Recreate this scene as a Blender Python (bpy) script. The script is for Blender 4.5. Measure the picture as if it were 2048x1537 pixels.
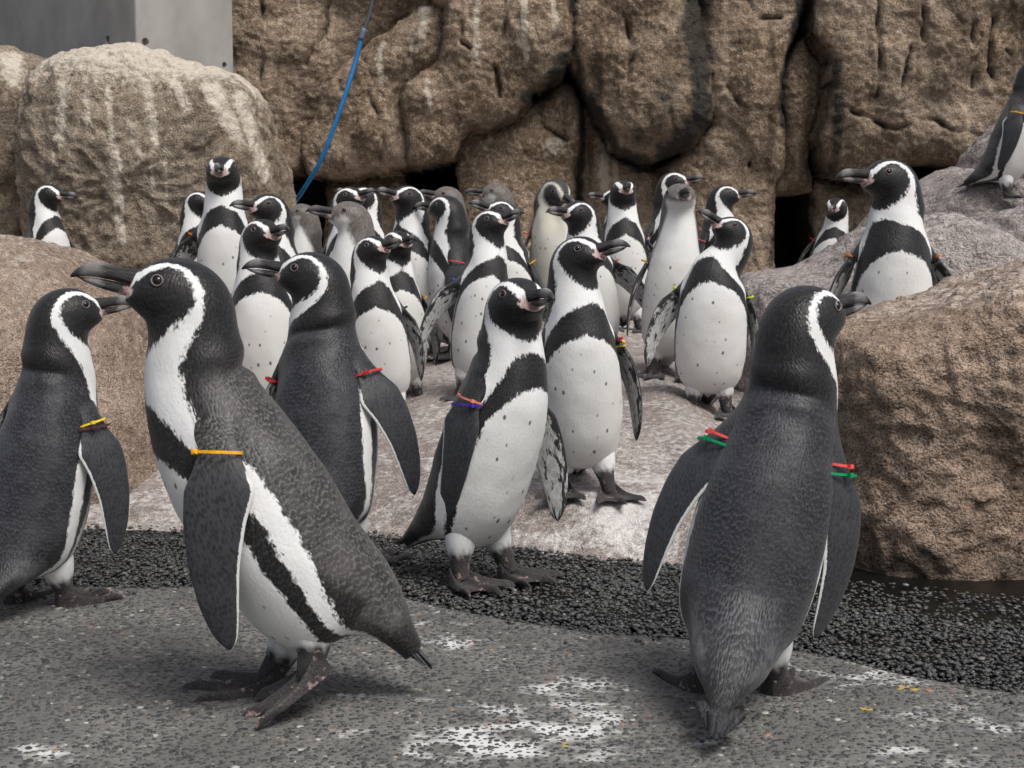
import bpy, math, random
import numpy as np
from mathutils import Vector, Matrix, Quaternion

for o in list(bpy.data.objects):
    bpy.data.objects.remove(o, do_unlink=True)
random.seed(7)
SC = bpy.context.scene
COL = SC.collection
R = math.radians

# ------------------------------------------------------------------ camera
CAM_H = 0.65
FPX = 3000.0                     # focal length in photograph pixels (2048 wide)
PITCH = math.atan(308.0 / FPX)
cd = bpy.data.cameras.new('camera')
cam = bpy.data.objects.new('camera', cd)
COL.objects.link(cam)
cam.location = (0, 0, CAM_H)
cam.rotation_euler = (math.pi / 2 - PITCH, 0, 0)
cd.sensor_fit = 'HORIZONTAL'
cd.sensor_width = 36.0
cd.lens = FPX / 2048.0 * 36.0
cd.clip_start = 0.02
cd.clip_end = 500
cd.dof.use_dof = True
cd.dof.focus_distance = 2.5
cd.dof.aperture_fstop = 30.0
SC.camera = cam

# ------------------------------------------------------------------ sky, sun, exposure
SUN_EL, SUN_AZ = R(60), R(140)   # azimuth clockwise from +Y (the camera looks along +Y)
w = bpy.data.worlds.new('World')
SC.world = w
w.use_nodes = True
nt = w.node_tree
sky = nt.nodes.new('ShaderNodeTexSky')
sky.sky_type = 'NISHITA'
sky.sun_disc = False
sky.sun_elevation = SUN_EL
sky.sun_rotation = SUN_AZ
sky.air_density = 1.0
sky.dust_density = 6.0
hs = nt.nodes.new('ShaderNodeHueSaturation')     # an overcast sky has little blue
hs.inputs['Saturation'].default_value = 0.70
nt.links.new(sky.outputs[0], hs.inputs['Color'])
bg = nt.nodes['Background']
bg.inputs['Strength'].default_value = 0.08
nt.links.new(hs.outputs[0], bg.inputs['Color'])
sl = bpy.data.lights.new('sun', 'SUN')
sl.energy = 1.5
sl.angle = R(24)
sl.color = (1.0, 0.99, 0.975)
sun = bpy.data.objects.new('sun', sl)
COL.objects.link(sun)
sd_ = Vector((math.sin(SUN_AZ) * math.cos(SUN_EL), math.cos(SUN_AZ) * math.cos(SUN_EL), math.sin(SUN_EL)))
sun.rotation_euler = sd_.to_track_quat('Z', 'Y').to_euler()
sun.location = sd_ * 20
SC.view_settings.view_transform = 'Standard'
SC.view_settings.look = 'None'
SC.view_settings.exposure = 0.55
SC.view_settings.gamma = 1.0
SC.cycles.use_denoising = True
SC.cycles.adaptive_threshold = 0.02
SC.cycles.max_bounces = 4
SC.cycles.diffuse_bounces = 2
SC.cycles.glossy_bounces = 1

# ------------------------------------------------------------------ helpers
CP, SP = math.cos(PITCH), math.sin(PITCH)

def ray(px, py):
    """direction with unit Y component through a photograph pixel"""
    x = (px - 1024.0) / FPX
    u = (768.5 - py) / FPX
    d = np.array([x, CP + u * SP, -SP + u * CP])
    return d / d[1]

def at(px, py, Y):
    d = ray(px, py)
    return np.array([d[0] * Y, Y, CAM_H + d[2] * Y])

def ground_pt(px, py, z=0.0):
    d = ray(px, py)
    t = (z - CAM_H) / d[2]
    return np.array([d[0] * t, d[1] * t, z])

def project(p):
    p = np.asarray(p, float)
    x, y, z = p[..., 0], p[..., 1], p[..., 2] - CAM_H
    depth = y * CP - z * SP
    up = y * SP + z * CP
    return np.stack([1024 + FPX * x / depth, 768.5 - FPX * up / depth], -1)

def hash3(ix, iy, iz, seed):
    h = (ix.astype(np.uint32) * np.uint32(374761393) + iy.astype(np.uint32) * np.uint32(668265263)
         + iz.astype(np.uint32) * np.uint32(2147483647) + np.uint32((seed * 974711 + 12345) & 0xffffffff))
    h = (h ^ (h >> np.uint32(13))) * np.uint32(1274126177)
    h = (h ^ (h >> np.uint32(16))) * np.uint32(2246822519)
    return h ^ (h >> np.uint32(15))

def noise3(p, seed=0):
    p = np.asarray(p, float)
    i = np.floor(p).astype(np.int64)
    f = p - i
    u = f * f * f * (f * (f * 6 - 15) + 10)
    out = 0
    for dx in (0, 1):
        for dy in (0, 1):
            for dz in (0, 1):
                h = hash3(i[..., 0] + dx, i[..., 1] + dy, i[..., 2] + dz, seed)
                gx = ((h & np.uint32(255)).astype(float) / 127.5 - 1)
                gy = (((h >> np.uint32(8)) & np.uint32(255)).astype(float) / 127.5 - 1)
                gz = (((h >> np.uint32(16)) & np.uint32(255)).astype(float) / 127.5 - 1)
                dot = gx * (f[..., 0] - dx) + gy * (f[..., 1] - dy) + gz * (f[..., 2] - dz)
                wt = ((u[..., 0] if dx else 1 - u[..., 0]) * (u[..., 1] if dy else 1 - u[..., 1])
                      * (u[..., 2] if dz else 1 - u[..., 2]))
                out = out + dot * wt
    return out

def fbm(p, scale, octs=4, seed=0, gain=0.5, ridge=False):
    p = np.asarray(p, float) * scale
    out, a = 0, 1.0
    for k in range(octs):
        n = noise3(p, seed + k)
        if ridge:
            n = 0.35 - np.abs(n)
        out = out + a * n
        a *= gain
        p = p * 2.03 + 11.7
    return out

def sstep(a, b, x):
    t = np.clip((np.asarray(x, float) - a) / (b - a), 0, 1)
    return t * t * (3 - 2 * t)

def catmull(keys, t):
    """Catmull-Rom through keys (n x k) at parameters t in [0, n-1]"""
    keys = np.asarray(keys, float)
    if keys.ndim == 1:
        return catmull(keys[:, None], t)[:, 0]
    n = len(keys)
    t = np.clip(np.asarray(t, float), 0, n - 1 - 1e-9)
    i = np.floor(t).astype(int)
    f = (t - i)[:, None]
    p0 = keys[np.maximum(i - 1, 0)]; p1 = keys[i]; p2 = keys[np.minimum(i + 1, n - 1)]; p3 = keys[np.minimum(i + 2, n - 1)]
    return 0.5 * (2 * p1 + (p2 - p0) * f + (2 * p0 - 5 * p1 + 4 * p2 - p3) * f ** 2 + (3 * p1 - p0 - 3 * p2 + p3) * f ** 3)

def mesh_obj(name, verts, faces, mat=None, parent=None, smooth=True, attrs=None):
    me = bpy.data.meshes.new(name)
    verts = np.asarray(verts, np.float32)
    me.from_pydata(verts.tolist(), [], faces if isinstance(faces, list) else faces.tolist())
    fill(me, mat, smooth, attrs)
    return link(name, me, parent)

def fill(me, mat, smooth=True, attrs=None):
    if smooth:
        me.polygons.foreach_set('use_smooth', np.ones(len(me.polygons), bool))
    if attrs:
        for k, a in attrs.items():
            a = np.asarray(a, np.float32)
            ty = 'FLOAT' if a.ndim == 1 else ('FLOAT_VECTOR' if a.shape[1] == 3 else 'FLOAT_COLOR')
            at_ = me.attributes.new(k, ty, 'POINT')
            at_.data.foreach_set({'FLOAT': 'value', 'FLOAT_VECTOR': 'vector', 'FLOAT_COLOR': 'color'}[ty], a.ravel())
    if mat:
        me.materials.append(mat)
    me.update()

def fast_mesh(name, verts, faces):
    """numpy faces of one size"""
    me = bpy.data.meshes.new(name)
    faces = np.asarray(faces, np.int32)
    nf, k = faces.shape
    me.vertices.add(len(verts))
    me.vertices.foreach_set('co', np.asarray(verts, np.float32).ravel())
    me.loops.add(nf * k)
    me.loops.foreach_set('vertex_index', faces.ravel())
    me.polygons.add(nf)
    me.polygons.foreach_set('loop_start', np.arange(0, nf * k, k, dtype=np.int32))
    me.update(calc_edges=True)
    return me

def link(name, data, parent=None):
    o = bpy.data.objects.new(name, data)
    COL.objects.link(o)
    if parent:
        o.parent = parent
    return o

def tag(o, label=None, cat=None, group=None, kind=None):
    if label: o['label'] = label
    if cat: o['category'] = cat
    if group: o['group'] = group
    if kind: o['kind'] = kind
    return o

def grid_faces(nr, nc, wrap=False, off=0):
    i = np.arange(nr - 1)[:, None]
    j = np.arange(nc if wrap else nc - 1)[None, :]
    a = i * nc + j
    b = i * nc + (j + 1) % nc
    f = np.stack([a + 0 * b, b + 0 * a, b + nc, a + nc], -1).reshape(-1, 4)
    return f + off

# ------------------------------------------------------------------ node helper
class G:
    def __init__(s, name):
        s.m = bpy.data.materials.new(name)
        s.m.use_nodes = True
        s.t = s.m.node_tree
        s.b = s.t.nodes['Principled BSDF']
    def put(s, sock, v):
        if isinstance(v, bpy.types.NodeSocket):
            s.t.links.new(v, sock)
        elif isinstance(v, (tuple, list)):
            v = tuple(v)
            n = len(sock.default_value)
            sock.default_value = v + (1.0,) * (n - len(v)) if len(v) < n else v[:n]
        else:
            try:
                sock.default_value = v
            except (TypeError, ValueError):
                sock.default_value = (v,) * len(sock.default_value)
    def n(s, ty, **kw):
        nd = s.t.nodes.new(ty)
        for k, v in kw.items():
            setattr(nd, k, v)
        return nd
    def attr(s, name):
        return s.n('ShaderNodeAttribute', attribute_name=name)
    def math(s, op, a, b=0.0, c=0.0, clamp=False):
        nd = s.n('ShaderNodeMath', operation=op, use_clamp=clamp)
        s.put(nd.inputs[0], a); s.put(nd.inputs[1], b)
        if len(nd.inputs) > 2: s.put(nd.inputs[2], c)
        return nd.outputs[0]
    def add(s, a, b): return s.math('ADD', a, b)
    def mul(s, a, b): return s.math('MULTIPLY', a, b)
    def vmul(s, v, k):
        nd = s.n('ShaderNodeVectorMath', operation='MULTIPLY')
        s.put(nd.inputs[0], v); s.put(nd.inputs[1], k)
        return nd.outputs[0]
    def vadd(s, v, k):
        nd = s.n('ShaderNodeVectorMath', operation='ADD')
        s.put(nd.inputs[0], v); s.put(nd.inputs[1], k)
        return nd.outputs[0]
    def ss(s, x, a, b, lo=0.0, hi=1.0):
        nd = s.n('ShaderNodeMapRange', interpolation_type='SMOOTHSTEP')
        s.put(nd.inputs['Value'], x); s.put(nd.inputs['From Min'], a); s.put(nd.inputs['From Max'], b)
        s.put(nd.inputs['To Min'], lo); s.put(nd.inputs['To Max'], hi)
        return nd.outputs[0]
    def mix(s, f, a, b, mode='MIX'):
        nd = s.n('ShaderNodeMix', data_type='RGBA', blend_type=mode)
        s.put(nd.inputs[0], f); s.put(nd.inputs[6], a); s.put(nd.inputs[7], b)
        return nd.outputs[2]
    def noise(s, vec, scale, detail=3.0, rough=0.55, dist=0.0):
        nd = s.n('ShaderNodeTexNoise')
        if vec is not None: s.put(nd.inputs['Vector'], vec)
        nd.inputs['Scale'].default_value = scale
        nd.inputs['Detail'].default_value = detail
        nd.inputs['Roughness'].default_value = rough
        nd.inputs['Distortion'].default_value = dist
        return nd.outputs['Fac']
    def voro(s, vec, scale, feature='F1', dims='3D', rnd=1.0):
        nd = s.n('ShaderNodeTexVoronoi', feature=feature, voronoi_dimensions=dims)
        if vec is not None: s.put(nd.inputs['Vector'], vec)
        nd.inputs['Scale'].default_value = scale
        nd.inputs['Randomness'].default_value = rnd
        return nd
    def bump(s, h, strength=0.5, dist=0.01, normal=None):
        nd = s.n('ShaderNodeBump')
        nd.inputs['Strength'].default_value = strength
        nd.inputs['Distance'].default_value = dist
        s.put(nd.inputs['Height'], h)
        if normal is not None: s.put(nd.inputs['Normal'], normal)
        return nd.outputs[0]
    def pos(s):
        return s.n('ShaderNodeNewGeometry').outputs['Position']
    def out(s, col, rough=0.7, spec=0.3, normal=None, **kw):
        s.put(s.b.inputs['Base Color'], col)
        s.put(s.b.inputs['Roughness'], rough)
        s.put(s.b.inputs['Specular IOR Level'], spec)
        if normal is not None: s.put(s.b.inputs['Normal'], normal)
        for k, v in kw.items(): s.put(s.b.inputs[k], v)
        return s.m

def plain(name, col, rough=0.5, spec=0.4):
    g = G(name)
    n = g.noise(g.pos(), 90, 3)
    c = g.mix(g.ss(n, 0.3, 0.7), tuple(x * 0.85 for x in col), tuple(min(1, x * 1.1) for x in col))
    return g.out(c, rough, spec)
# ------------------------------------------------------------------ terrain shape
_edge = [ground_pt(*p) for p in ((-400, 1040), (180, 1046), (420, 1050), (710, 1056), (1000, 1082), (1200, 1108), (1320, 1114), (1690, 1172), (2048, 1212), (2500, 1240))]
EX = np.array([p[0] for p in _edge]); EY = np.array([p[1] for p in _edge])
_path = [ground_pt(*p) for p in ((-500, 1172), (0, 1174), (180, 1176), (420, 1174), (640, 1176), (770, 1186), (870, 1214), (1000, 1240), (1150, 1262), (1300, 1274),
                                 (1480, 1290), (1650, 1312), (1800, 1350), (1950, 1376), (2048, 1388), (2400, 1420))]
PX = np.array([p[0] for p in _path]); PY = np.array([p[1] for p in _path])

def gutter_y(x): return np.interp(x, EX, EY)
def edge_y(x):
    """front edge of the rock slope; it runs back behind the big boulder on the right"""
    x = np.asarray(x, float)
    return gutter_y(x) + .75 * sstep(.40, .62, x)
def path_y(x): return np.interp(x, PX, PY)
_by = np.array([3.00, 3.10, 3.18, 3.30, 3.60, 3.90, 4.40, 5.0, 5.7, 6.5, 9.0])
_bz = np.array([-.05, .000, .028, .072, .125, .165, .215, .25, .28, .30, .33])

def terrain(x, Y):
    x = np.asarray(x, float); Y = np.asarray(Y, float)
    b = np.interp(Y - edge_y(x) + 3.1, _by, _bz)
    low = (1 - sstep(-0.62, -0.12, x)) * (1 - sstep(4.7, 5.5, Y))
    return b * (1 - 0.38 * low)

def on_terrain(px, py):
    """where the view ray through a pixel meets the terrain"""
    d = ray(px, py)
    Y = np.linspace(1.5, 8, 1600)
    x = d[0] * Y; z = CAM_H + d[2] * Y
    h = np.where(Y < edge_y(x), 0.0, terrain(x, Y))
    k = np.argmax(z < h)
    return np.array([x[k], Y[k], h[k]])

# ------------------------------------------------------------------ materials of the ground
def mat_mortar():
    g = G('exposed_aggregate_mortar')
    p = g.pos()
    n1 = g.noise(p, 7, 5); n2 = g.noise(p, 160, 4, 0.7); n3 = g.noise(g.vmul(p, (.7, 1.2, 1)), 38, 4, 0.65)
    c = g.mix(g.ss(n1, .3, .7), (.13, .126, .117), (.21, .203, .188))
    c = g.mix(g.ss(n2, .35, .75), c, (.085, .082, .075), 'MIX')
    gu = g.attr('guano').outputs['Fac']
    e = g.add(g.add(gu, g.mul(g.add(n3, -0.5), 1.6)), g.mul(g.add(n2, -.5), .7))
    wmask = g.ss(e, .40, 1.10)
    c = g.mix(g.mul(wmask, .88), c, (.68, .68, .66))
    ye = g.attr('yolk').outputs['Fac']
    c = g.mix(g.ss(g.add(ye, g.mul(g.add(n3, -.5), .5)), .45, .6), c, (.42, .32, .07))
    return g.out(c, 0.72, 0.35, g.bump(g.add(n2, g.mul(wmask, .3)), 0.5, 0.004))

def mat_pebble(name, wet, ramp):
    g = G(name)
    r = g.attr('rnd').outputs['Fac']
    p = g.pos()
    cr = g.n('ShaderNodeValToRGB')
    cr.color_ramp.interpolation = 'CONSTANT'
    els = cr.color_ramp.elements
    for i, (pos_, col) in enumerate(ramp):
        e = els[i] if i < 2 else els.new(pos_)
        e.position = pos_; e.color = col + (1,)
    g.put(cr.inputs[0], r)
    n = g.noise(p, 300, 3, .6)
    c = g.mix(g.ss(n, .3, .75, 0, .5), cr.outputs[0], (.17, .17, .16))
    gu = g.attr('guano').outputs['Fac']
    n3 = g.noise(p, 60, 4, .65)
    c = g.mix(g.mul(g.ss(g.add(gu, g.mul(g.add(n3, -.5), 1.2)), .72, .95), .75), c, (.7, .7, .68))
    return g.out(c, wet, 0.5, g.bump(n, .25, .002))

# guano splashes on the path: photo pixel, radius x, radius y (m), strength
SPLASH = [(1090, 1440, .10, .10, 1.0), (1000, 1490, .11, .07, .95), (1130, 1380, .06, .06, .8), (900, 1290, .05, .05, .75), (880, 1240, .07, .05, .65),
          (990, 1335, .04, .02, .6), (60, 1510, .05, .03, .85), (1730, 1350, .12, .06, .75), (1580, 1340, .06, .05, .75), (1890, 1430, .10, .04, .7),
          (1990, 1450, .08, .03, .8), (1770, 1500, .05, .02, .85), (1640, 1520, .06, .02, .6), (640, 1510, .05, .03, .6), (700, 1460, .04, .03, .5),
          (760, 1395, .05, .02, .55), (830, 1400, .05, .02, .6), (740, 1330, .05, .03, .55), (230, 1185, .05, .02, .55), (420, 1190, .05, .02, .5),
          (1240, 1330, .03, .03, .5), (1420, 1480, .05, .02, .5), (1920, 1530, .06, .03, .7), (290, 1500, .03, .02, .4), (1700, 1300, .04, .02, .6)]
YOLK = [(1815, 1378, .018, .014), (1735, 1420, .010, .008), (1760, 1450, .006, .005), (1130, 1490, .012, .009)]

def guano_field(x, y):
    g = np.zeros_like(x)
    for px, py, rx, ry, s in SPLASH:
        c = ground_pt(px, py)
        d = ((x - c[0]) / rx) ** 2 + ((y - c[1]) / ry) ** 2
        g = np.maximum(g, 1.2 * s * np.exp(-d * 0.5))
    p = np.stack([x, y, 0 * x], -1)
    g = g * (0.62 + 1.3 * fbm(p, 14, 3, 5)) + 0.26 * np.clip(fbm(p, 4, 3, 9) + .25, 0, 1)
    return g

M_MORTAR = mat_mortar()
M_PEB_PATH = mat_pebble('embedded_pebbles', .55, [(0, (.012, .013, .014)), (.28, (.020, .020, .020)), (.52, (.032, .031, .028)), (.72, (.05, .048, .043)), (.86, (.085, .082, .07)), (.93, (.26, .25, .20)), (.975, (.30, .17, .11)), (.985, (.45, .44, .40))])
M_PEB_GRAVEL = mat_pebble('dark_gravel', .55, [(0, (.014, .015, .016)), (.3, (.024, .025, .026)), (.6, (.038, .038, .037)), (.82, (.058, .057, .053)), (.95, (.10, .10, .095)), (.985, (.2, .195, .18))])

# ------------------------------------------------------------------ wide ground sheet
def mat_soil():
    g = G('dark_wet_bed')
    n = g.noise(g.pos(), 30, 6, .7)
    c = g.mix(g.ss(n, .3, .7), (.016, .015, .014), (.045, .042, .038))
    return g.out(c, .5, .5, g.bump(n, .5, .01))
M_SOIL = mat_soil()
gs = mesh_obj('ground', [(-60, -60, -.075), (60, -60, -.075), (60, 60, -.075), (-60, 60, -.075)], [(0, 1, 2, 3)], M_SOIL)
tag(gs, kind='structure')

# the path: a slab with a dropped far edge
nc, nr = 230, 150
xs = np.linspace(-1.7, 1.7, nc)
rows = []
for k in range(nr):
    f = k / (nr - 1)
    y0 = -0.4
    yy = y0 + (path_y(xs) + 0.006 * noise3(np.stack([xs * 30, 0 * xs, 0 * xs], -1), 3) - y0) * (f ** 0.75)
    rows.append(np.stack([xs, yy, 0 * xs], -1))
last = rows[-1].copy(); last[:, 2] = -.08; last[:, 1] += .002
rows.append(last)
V = np.concatenate(rows)
V[:, 2] += np.where(V[:, 2] > -.01, 0.004 * fbm(V, 3, 3, 2), 0)
ga = guano_field(V[:, 0], V[:, 1])
yo = np.zeros(len(V))
for px, py, rx, ry in YOLK:
    c = ground_pt(px, py)
    yo = np.maximum(yo, np.exp(-(((V[:, 0] - c[0]) / rx) ** 2 + ((V[:, 1] - c[1]) / ry) ** 2) * .7))
me = fast_mesh('path', V, grid_faces(nr + 1, nc))
fill(me, M_MORTAR, True, {'guano': ga, 'yolk': yo})
path_o = tag(link('path', me), kind='structure')

def pebble_cloud(pos, rad, flat, rng, proto_v, proto_f):
    n = len(pos)
    a = rng.uniform(0, 2 * math.pi, n)
    el = rng.uniform(.65, 1.0, n)
    sc = np.stack([rad, rad * el, rad * flat], -1)
    jit = rng.normal(0, .17, (n, len(proto_v), 3)) + 1
    P = proto_v[None] * jit * sc[:, None, :]
    tx = rng.normal(0, .25, n); 
    P[..., 2] += P[..., 0] * np.tan(tx)[:, None] * (flat > .45)[:, None]
    ca, sa = np.cos(a)[:, None], np.sin(a)[:, None]
    Q = np.stack([P[..., 0] * ca - P[..., 1] * sa, P[..., 0] * sa + P[..., 1] * ca, P[..., 2]], -1) + pos[:, None, :]
    F = (proto_f[None] + (np.arange(n) * len(proto_v))[:, None, None]).reshape(-1, proto_f.shape[1])
    return Q.reshape(-1, 3), F, np.repeat(rng.uniform(0, 1, n), len(proto_v))

# icosahedron and a low dome
_t = (1 + 5 ** .5) / 2
ICO_V = np.array([(-1, _t, 0), (1, _t, 0), (-1, -_t, 0), (1, -_t, 0), (0, -1, _t), (0, 1, _t), (0, -1, -_t), (0, 1, -_t), (_t, 0, -1), (_t, 0, 1), (-_t, 0, -1), (-_t, 0, 1)], float) / math.hypot(1, _t)
ICO_F = np.array([(0, 11, 5), (0, 5, 1), (0, 1, 7), (0, 7, 10), (0, 10, 11), (1, 5, 9), (5, 11, 4), (11, 10, 2), (10, 7, 6), (7, 1, 8), (3, 9, 4), (3, 4, 2), (3, 2, 6), (3, 6, 8), (3, 8, 9), (4, 9, 5), (2, 4, 11), (6, 2, 10), (8, 6, 7), (9, 8, 1)])
dv, df = [], []
for k in range(8):
    dv.append((math.cos(k * math.pi / 4), math.sin(k * math.pi / 4), -.6))
for k in range(8):
    dv.append((.78 * math.cos(k * math.pi / 4), .78 * math.sin(k * math.pi / 4), .62))
dv.append((0, 0, 1.0))
for k in range(8):
    q = (k + 1) % 8
    df += [(k, q, 8 + q), (k, 8 + q, 8 + k), (8 + k, 8 + q, 16)]
DOME_V, DOME_F = np.array(dv), np.array(df)

rng = np.random.default_rng(5)
def hexgrid(x0, x1, y0, y1, s, jit):
    ny = int((y1 - y0) / (s * .87)); nx = int((x1 - x0) / s)
    jj, ii = np.meshgrid(np.arange(nx), np.arange(ny))
    x = x0 + (jj + .5 * (ii % 2)) * s; y = y0 + ii * s * .87
    return (x + rng.uniform(-jit, jit, x.shape) * s).ravel(), (y + rng.uniform(-jit, jit, x.shape) * s).ravel()

x, y = hexgrid(-1.2, 1.2, 1.70, 2.95, .0097, .42)
ok = (np.abs(x) < .36 * y + .05) & (y < path_y(x) - .004) & (rng.uniform(0, 1, x.shape) < .86)
x, y = x[ok], y[ok]
P = np.stack([x, y, 0.004 * fbm(np.stack([x, y, 0 * x], -1), 3, 3, 2) - .0003], -1)
rad = rng.uniform(.0030, .0062, len(P)) * (.8 + .5 * rng.uniform(0, 1, len(P)) ** 3)
Q, F, rn = pebble_cloud(P, rad, np.full(len(P), .30), rng, DOME_V, DOME_F)
me = fast_mesh('embedded_pebbles', Q, F)
fill(me, M_PEB_PATH, True, {'rnd': rn, 'guano': guano_field(Q[:, 0], Q[:, 1]) * .55})
o = link('embedded_pebbles', me, path_o)
o['kind'] = 'stuff'

# loose black gravel in the gutter
V = []
xs = np.linspace(-1.9, 1.9, 160)
for f in np.linspace(0, 1, 14):
    yy = path_y(xs) - .02 + (gutter_y(xs) + .6 - path_y(xs)) * f
    V.append(np.stack([xs, yy, -.022 + 0 * xs + .004 * noise3(np.stack([xs * 9, yy * 9, 0 * xs], -1), 1)], -1))
me = fast_mesh('gutter_bed', np.concatenate(V), grid_faces(14, 160))
fill(me, M_SOIL)
tag(link('gutter_bed', me), kind='structure')
x, y = hexgrid(-1.35, 1.35, 2.0, 3.5, .0100, .45)
py_, ey = path_y(x), gutter_y(x)
fr = (y - py_) / (ey - py_ + .05)
# standing water keeps the strip under the big boulder free of stones
wet = (x > .50) & (fr > .74 + .14 * noise3(np.stack([x * 6, y * 6, 0 * x], -1), 4)) | (x < -.55) & (fr > .80)
ok = (np.abs(x) < .37 * y + .05) & (y > py_ + .001) & (y < ey + .10) & ~(wet & (rng.uniform(0, 1, x.shape) < .62))
x, y = x[ok], y[ok]
lay = []
for k in range(2):
    z = -.012 + .005 * k + .006 * noise3(np.stack([x * 7, y * 7, 0 * x + k], -1), 8) + rng.uniform(-.002, .002, x.shape)
    keep = rng.uniform(0, 1, x.shape) < (1.0 if k == 0 else .62)
    lay.append(np.stack([x + rng.uniform(-.004, .004, x.shape), y + rng.uniform(-.004, .004, x.shape), z], -1)[keep])
xs_ = rng.uniform(-1.1, 1.1, 160)
ys_ = path_y(xs_) - np.abs(rng.normal(0, .05, 160))
lay.append(np.stack([xs_, ys_, .003 + 0 * xs_], -1))          # strays kicked on to the path
P = np.concatenate(lay)
rad = rng.uniform(.0030, .0064, len(P)) * (.8 + .75 * rng.uniform(0, 1, len(P)) ** 4)
Q, F, rn = pebble_cloud(P, rad, rng.uniform(.30, .58, len(P)), rng, ICO_V, ICO_F)
me = fast_mesh('gravel', Q, F)
fill(me, M_PEB_GRAVEL, True, {'rnd': rn, 'guano': 0 * rn})
tag(link('gravel', me), 'loose wet black gravel filling the gutter between path and rocks', 'gravel', kind='stuff')

def mat_water():
    g = G('shallow_water')
    n = g.noise(g.pos(), 22, 3)
    c = g.mix(n, (.004, .004, .0035), (.010, .009, .007))
    return g.out(c, .34, .10, g.bump(n, .3, .008))
V = []
xs = np.linspace(-1.9, 1.9, 120)
for f in np.linspace(0, 1, 10):
    yy = path_y(xs) + .1 + (gutter_y(xs) + .6 - path_y(xs) - .1) * f
    V.append(np.stack([xs, yy, -.0125 + 0 * xs], -1))
me = fast_mesh('water', np.concatenate(V), grid_faces(10, 120))
fill(me, mat_water())
tag(link('water', me), kind='structure')
# ------------------------------------------------------------------ rock material
def mat_rock(name, a, b, dark, pale=(.62, .55, .45), bump=1.0, algae=(.012, .013, .011), grain=1.0, patch=.35, streak=0.0, damp=.85, fine=.5):
    """a/b: two stone tones, dark: pits; attributes 'stain' (black algae, also painted shade) and 'pale' (dried guano runs)"""
    g = G(name)
    p = g.pos()
    n0 = g.noise(p, 2.3, 3, .6); n1 = g.noise(p, 11, 4, .62); n2 = g.noise(p, 42 * grain, 4, .68); n3 = g.noise(p, 190 * grain, 2, .7)
    c = g.mix(g.ss(n0, .36, .64), a, b)
    c = g.mix(g.ss(n1, .42, .75, 0, .5), c, dark)
    c = g.mix(g.ss(n2, .46, .72, 0, .7), c, tuple(min(.75, x * 1.55 + .02) for x in b))
    c = g.mix(g.ss(n3, .54, .36, 0, .7), c, tuple(x * .4 for x in dark))
    c = g.mix(g.ss(n2, .42, .30, 0, .6), c, tuple(x * .5 for x in dark))
    if streak:
        ns = g.noise(g.vmul(p, (1, 1, .10)), 8.5, 4, .62)
        c = g.mix(g.ss(ns, .52, .74, 0, streak), c, tuple(x * .30 for x in dark))
        c = g.mix(g.ss(ns, .42, .28, 0, streak * .55), c, tuple(min(.7, x * 1.45) for x in b))
    pa = g.attr('pale').outputs['Fac']
    pm = g.ss(g.add(pa, g.mul(g.add(n2, -.5), .9)), .38, .80)
    pm = g.math('MAXIMUM', pm, g.mul(g.ss(g.add(n0, g.mul(g.add(n2, -.5), .6)), .66, .8), patch))
    c = g.mix(g.mul(pm, .8), c, pale)
    st = g.attr('stain').outputs['Fac']
    sm = g.ss(g.add(st, g.add(g.add(g.mul(g.add(n1, -.5), 1.1), g.mul(g.add(n2, -.5), .9)), g.mul(g.add(n0, -.5), .8))), .22, .80)
    c = g.mix(g.mul(sm, .93), c, g.mix(g.ss(n3, .4, .7), algae, tuple(x * 3.6 for x in algae)))
    h = g.add(g.add(g.mul(n1, 1.2), g.mul(n2, fine)), g.mul(n3, .22))
    rough = g.mix(sm, (damp, damp, damp), (.5, .5, .5))
    return g.out(c, rough, .25, g.bump(h, bump, .036))

M_WALL = mat_rock('cliff_rock', (.235, .17, .112), (.45, .35, .258), (.12, .085, .056), patch=.25, streak=.75, fine=.35)
M_BOULDER = mat_rock('tan_boulder_rock', (.255, .20, .148), (.36, .295, .225), (.125, .096, .07), (.74, .67, .56), patch=.45, streak=.45, fine=.4)
M_FRONT = mat_rock('brown_boulder_rock', (.245, .174, .126), (.355, .268, .202), (.105, .073, .052), (.64, .57, .50), bump=.8, patch=.15)
M_SAND = mat_rock('sandy_boulder_rock', (.34, .255, .195), (.46, .36, .285), (.18, .13, .097), (.74, .69, .65), grain=1.3, patch=.4)
M_SLAB = mat_rock('grey_slab_rock', (.32, .28, .262), (.46, .41, .385), (.15, .13, .12), (.74, .70, .67), patch=.5)
M_SLOPE = mat_rock('trodden_rock', (.33, .28, .253), (.47, .41, .375), (.16, .13, .113), (.80, .78, .76), bump=.8, grain=1.4, patch=.85, damp=.58)

# ------------------------------------------------------------------ the rock slope the flock stands on
nx, ny = 330, 300
xs = np.linspace(-2.9, 2.9, nx)
V = []
for k in range(ny):
    f = (k / (ny - 1)) ** 1.5
    ye = edge_y(xs) - .02 + .022 * noise3(np.stack([xs * 14, 0 * xs, 0 * xs], -1), 6) + .012 * noise3(np.stack([xs * 45, 0 * xs, 0 * xs], -1), 7)
    yy = ye + (8.6 - ye) * f
    V.append(np.stack([xs, yy, terrain(xs, yy)], -1))
V = np.concatenate(V)
amp = sstep(0, .1, V[:, 1] - edge_y(V[:, 0]))
V[:, 2] += amp * (.020 * fbm(V, 3.2, 3, 21) + .008 * fbm(V, 17, 4, 31, ridge=True)) - (1 - amp) * .006
pl = .50 * np.clip(fbm(V * np.array([1, 1, 0]), 4.2, 4, 41, ridge=True) * 2.4, 0, 1) + .35 * np.exp(-((V[:, 1] - 3.15) / .18) ** 2 - ((V[:, 0] - .22) / .12) ** 2)
me = fast_mesh('rock_slope', V, grid_faces(ny, nx))
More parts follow.
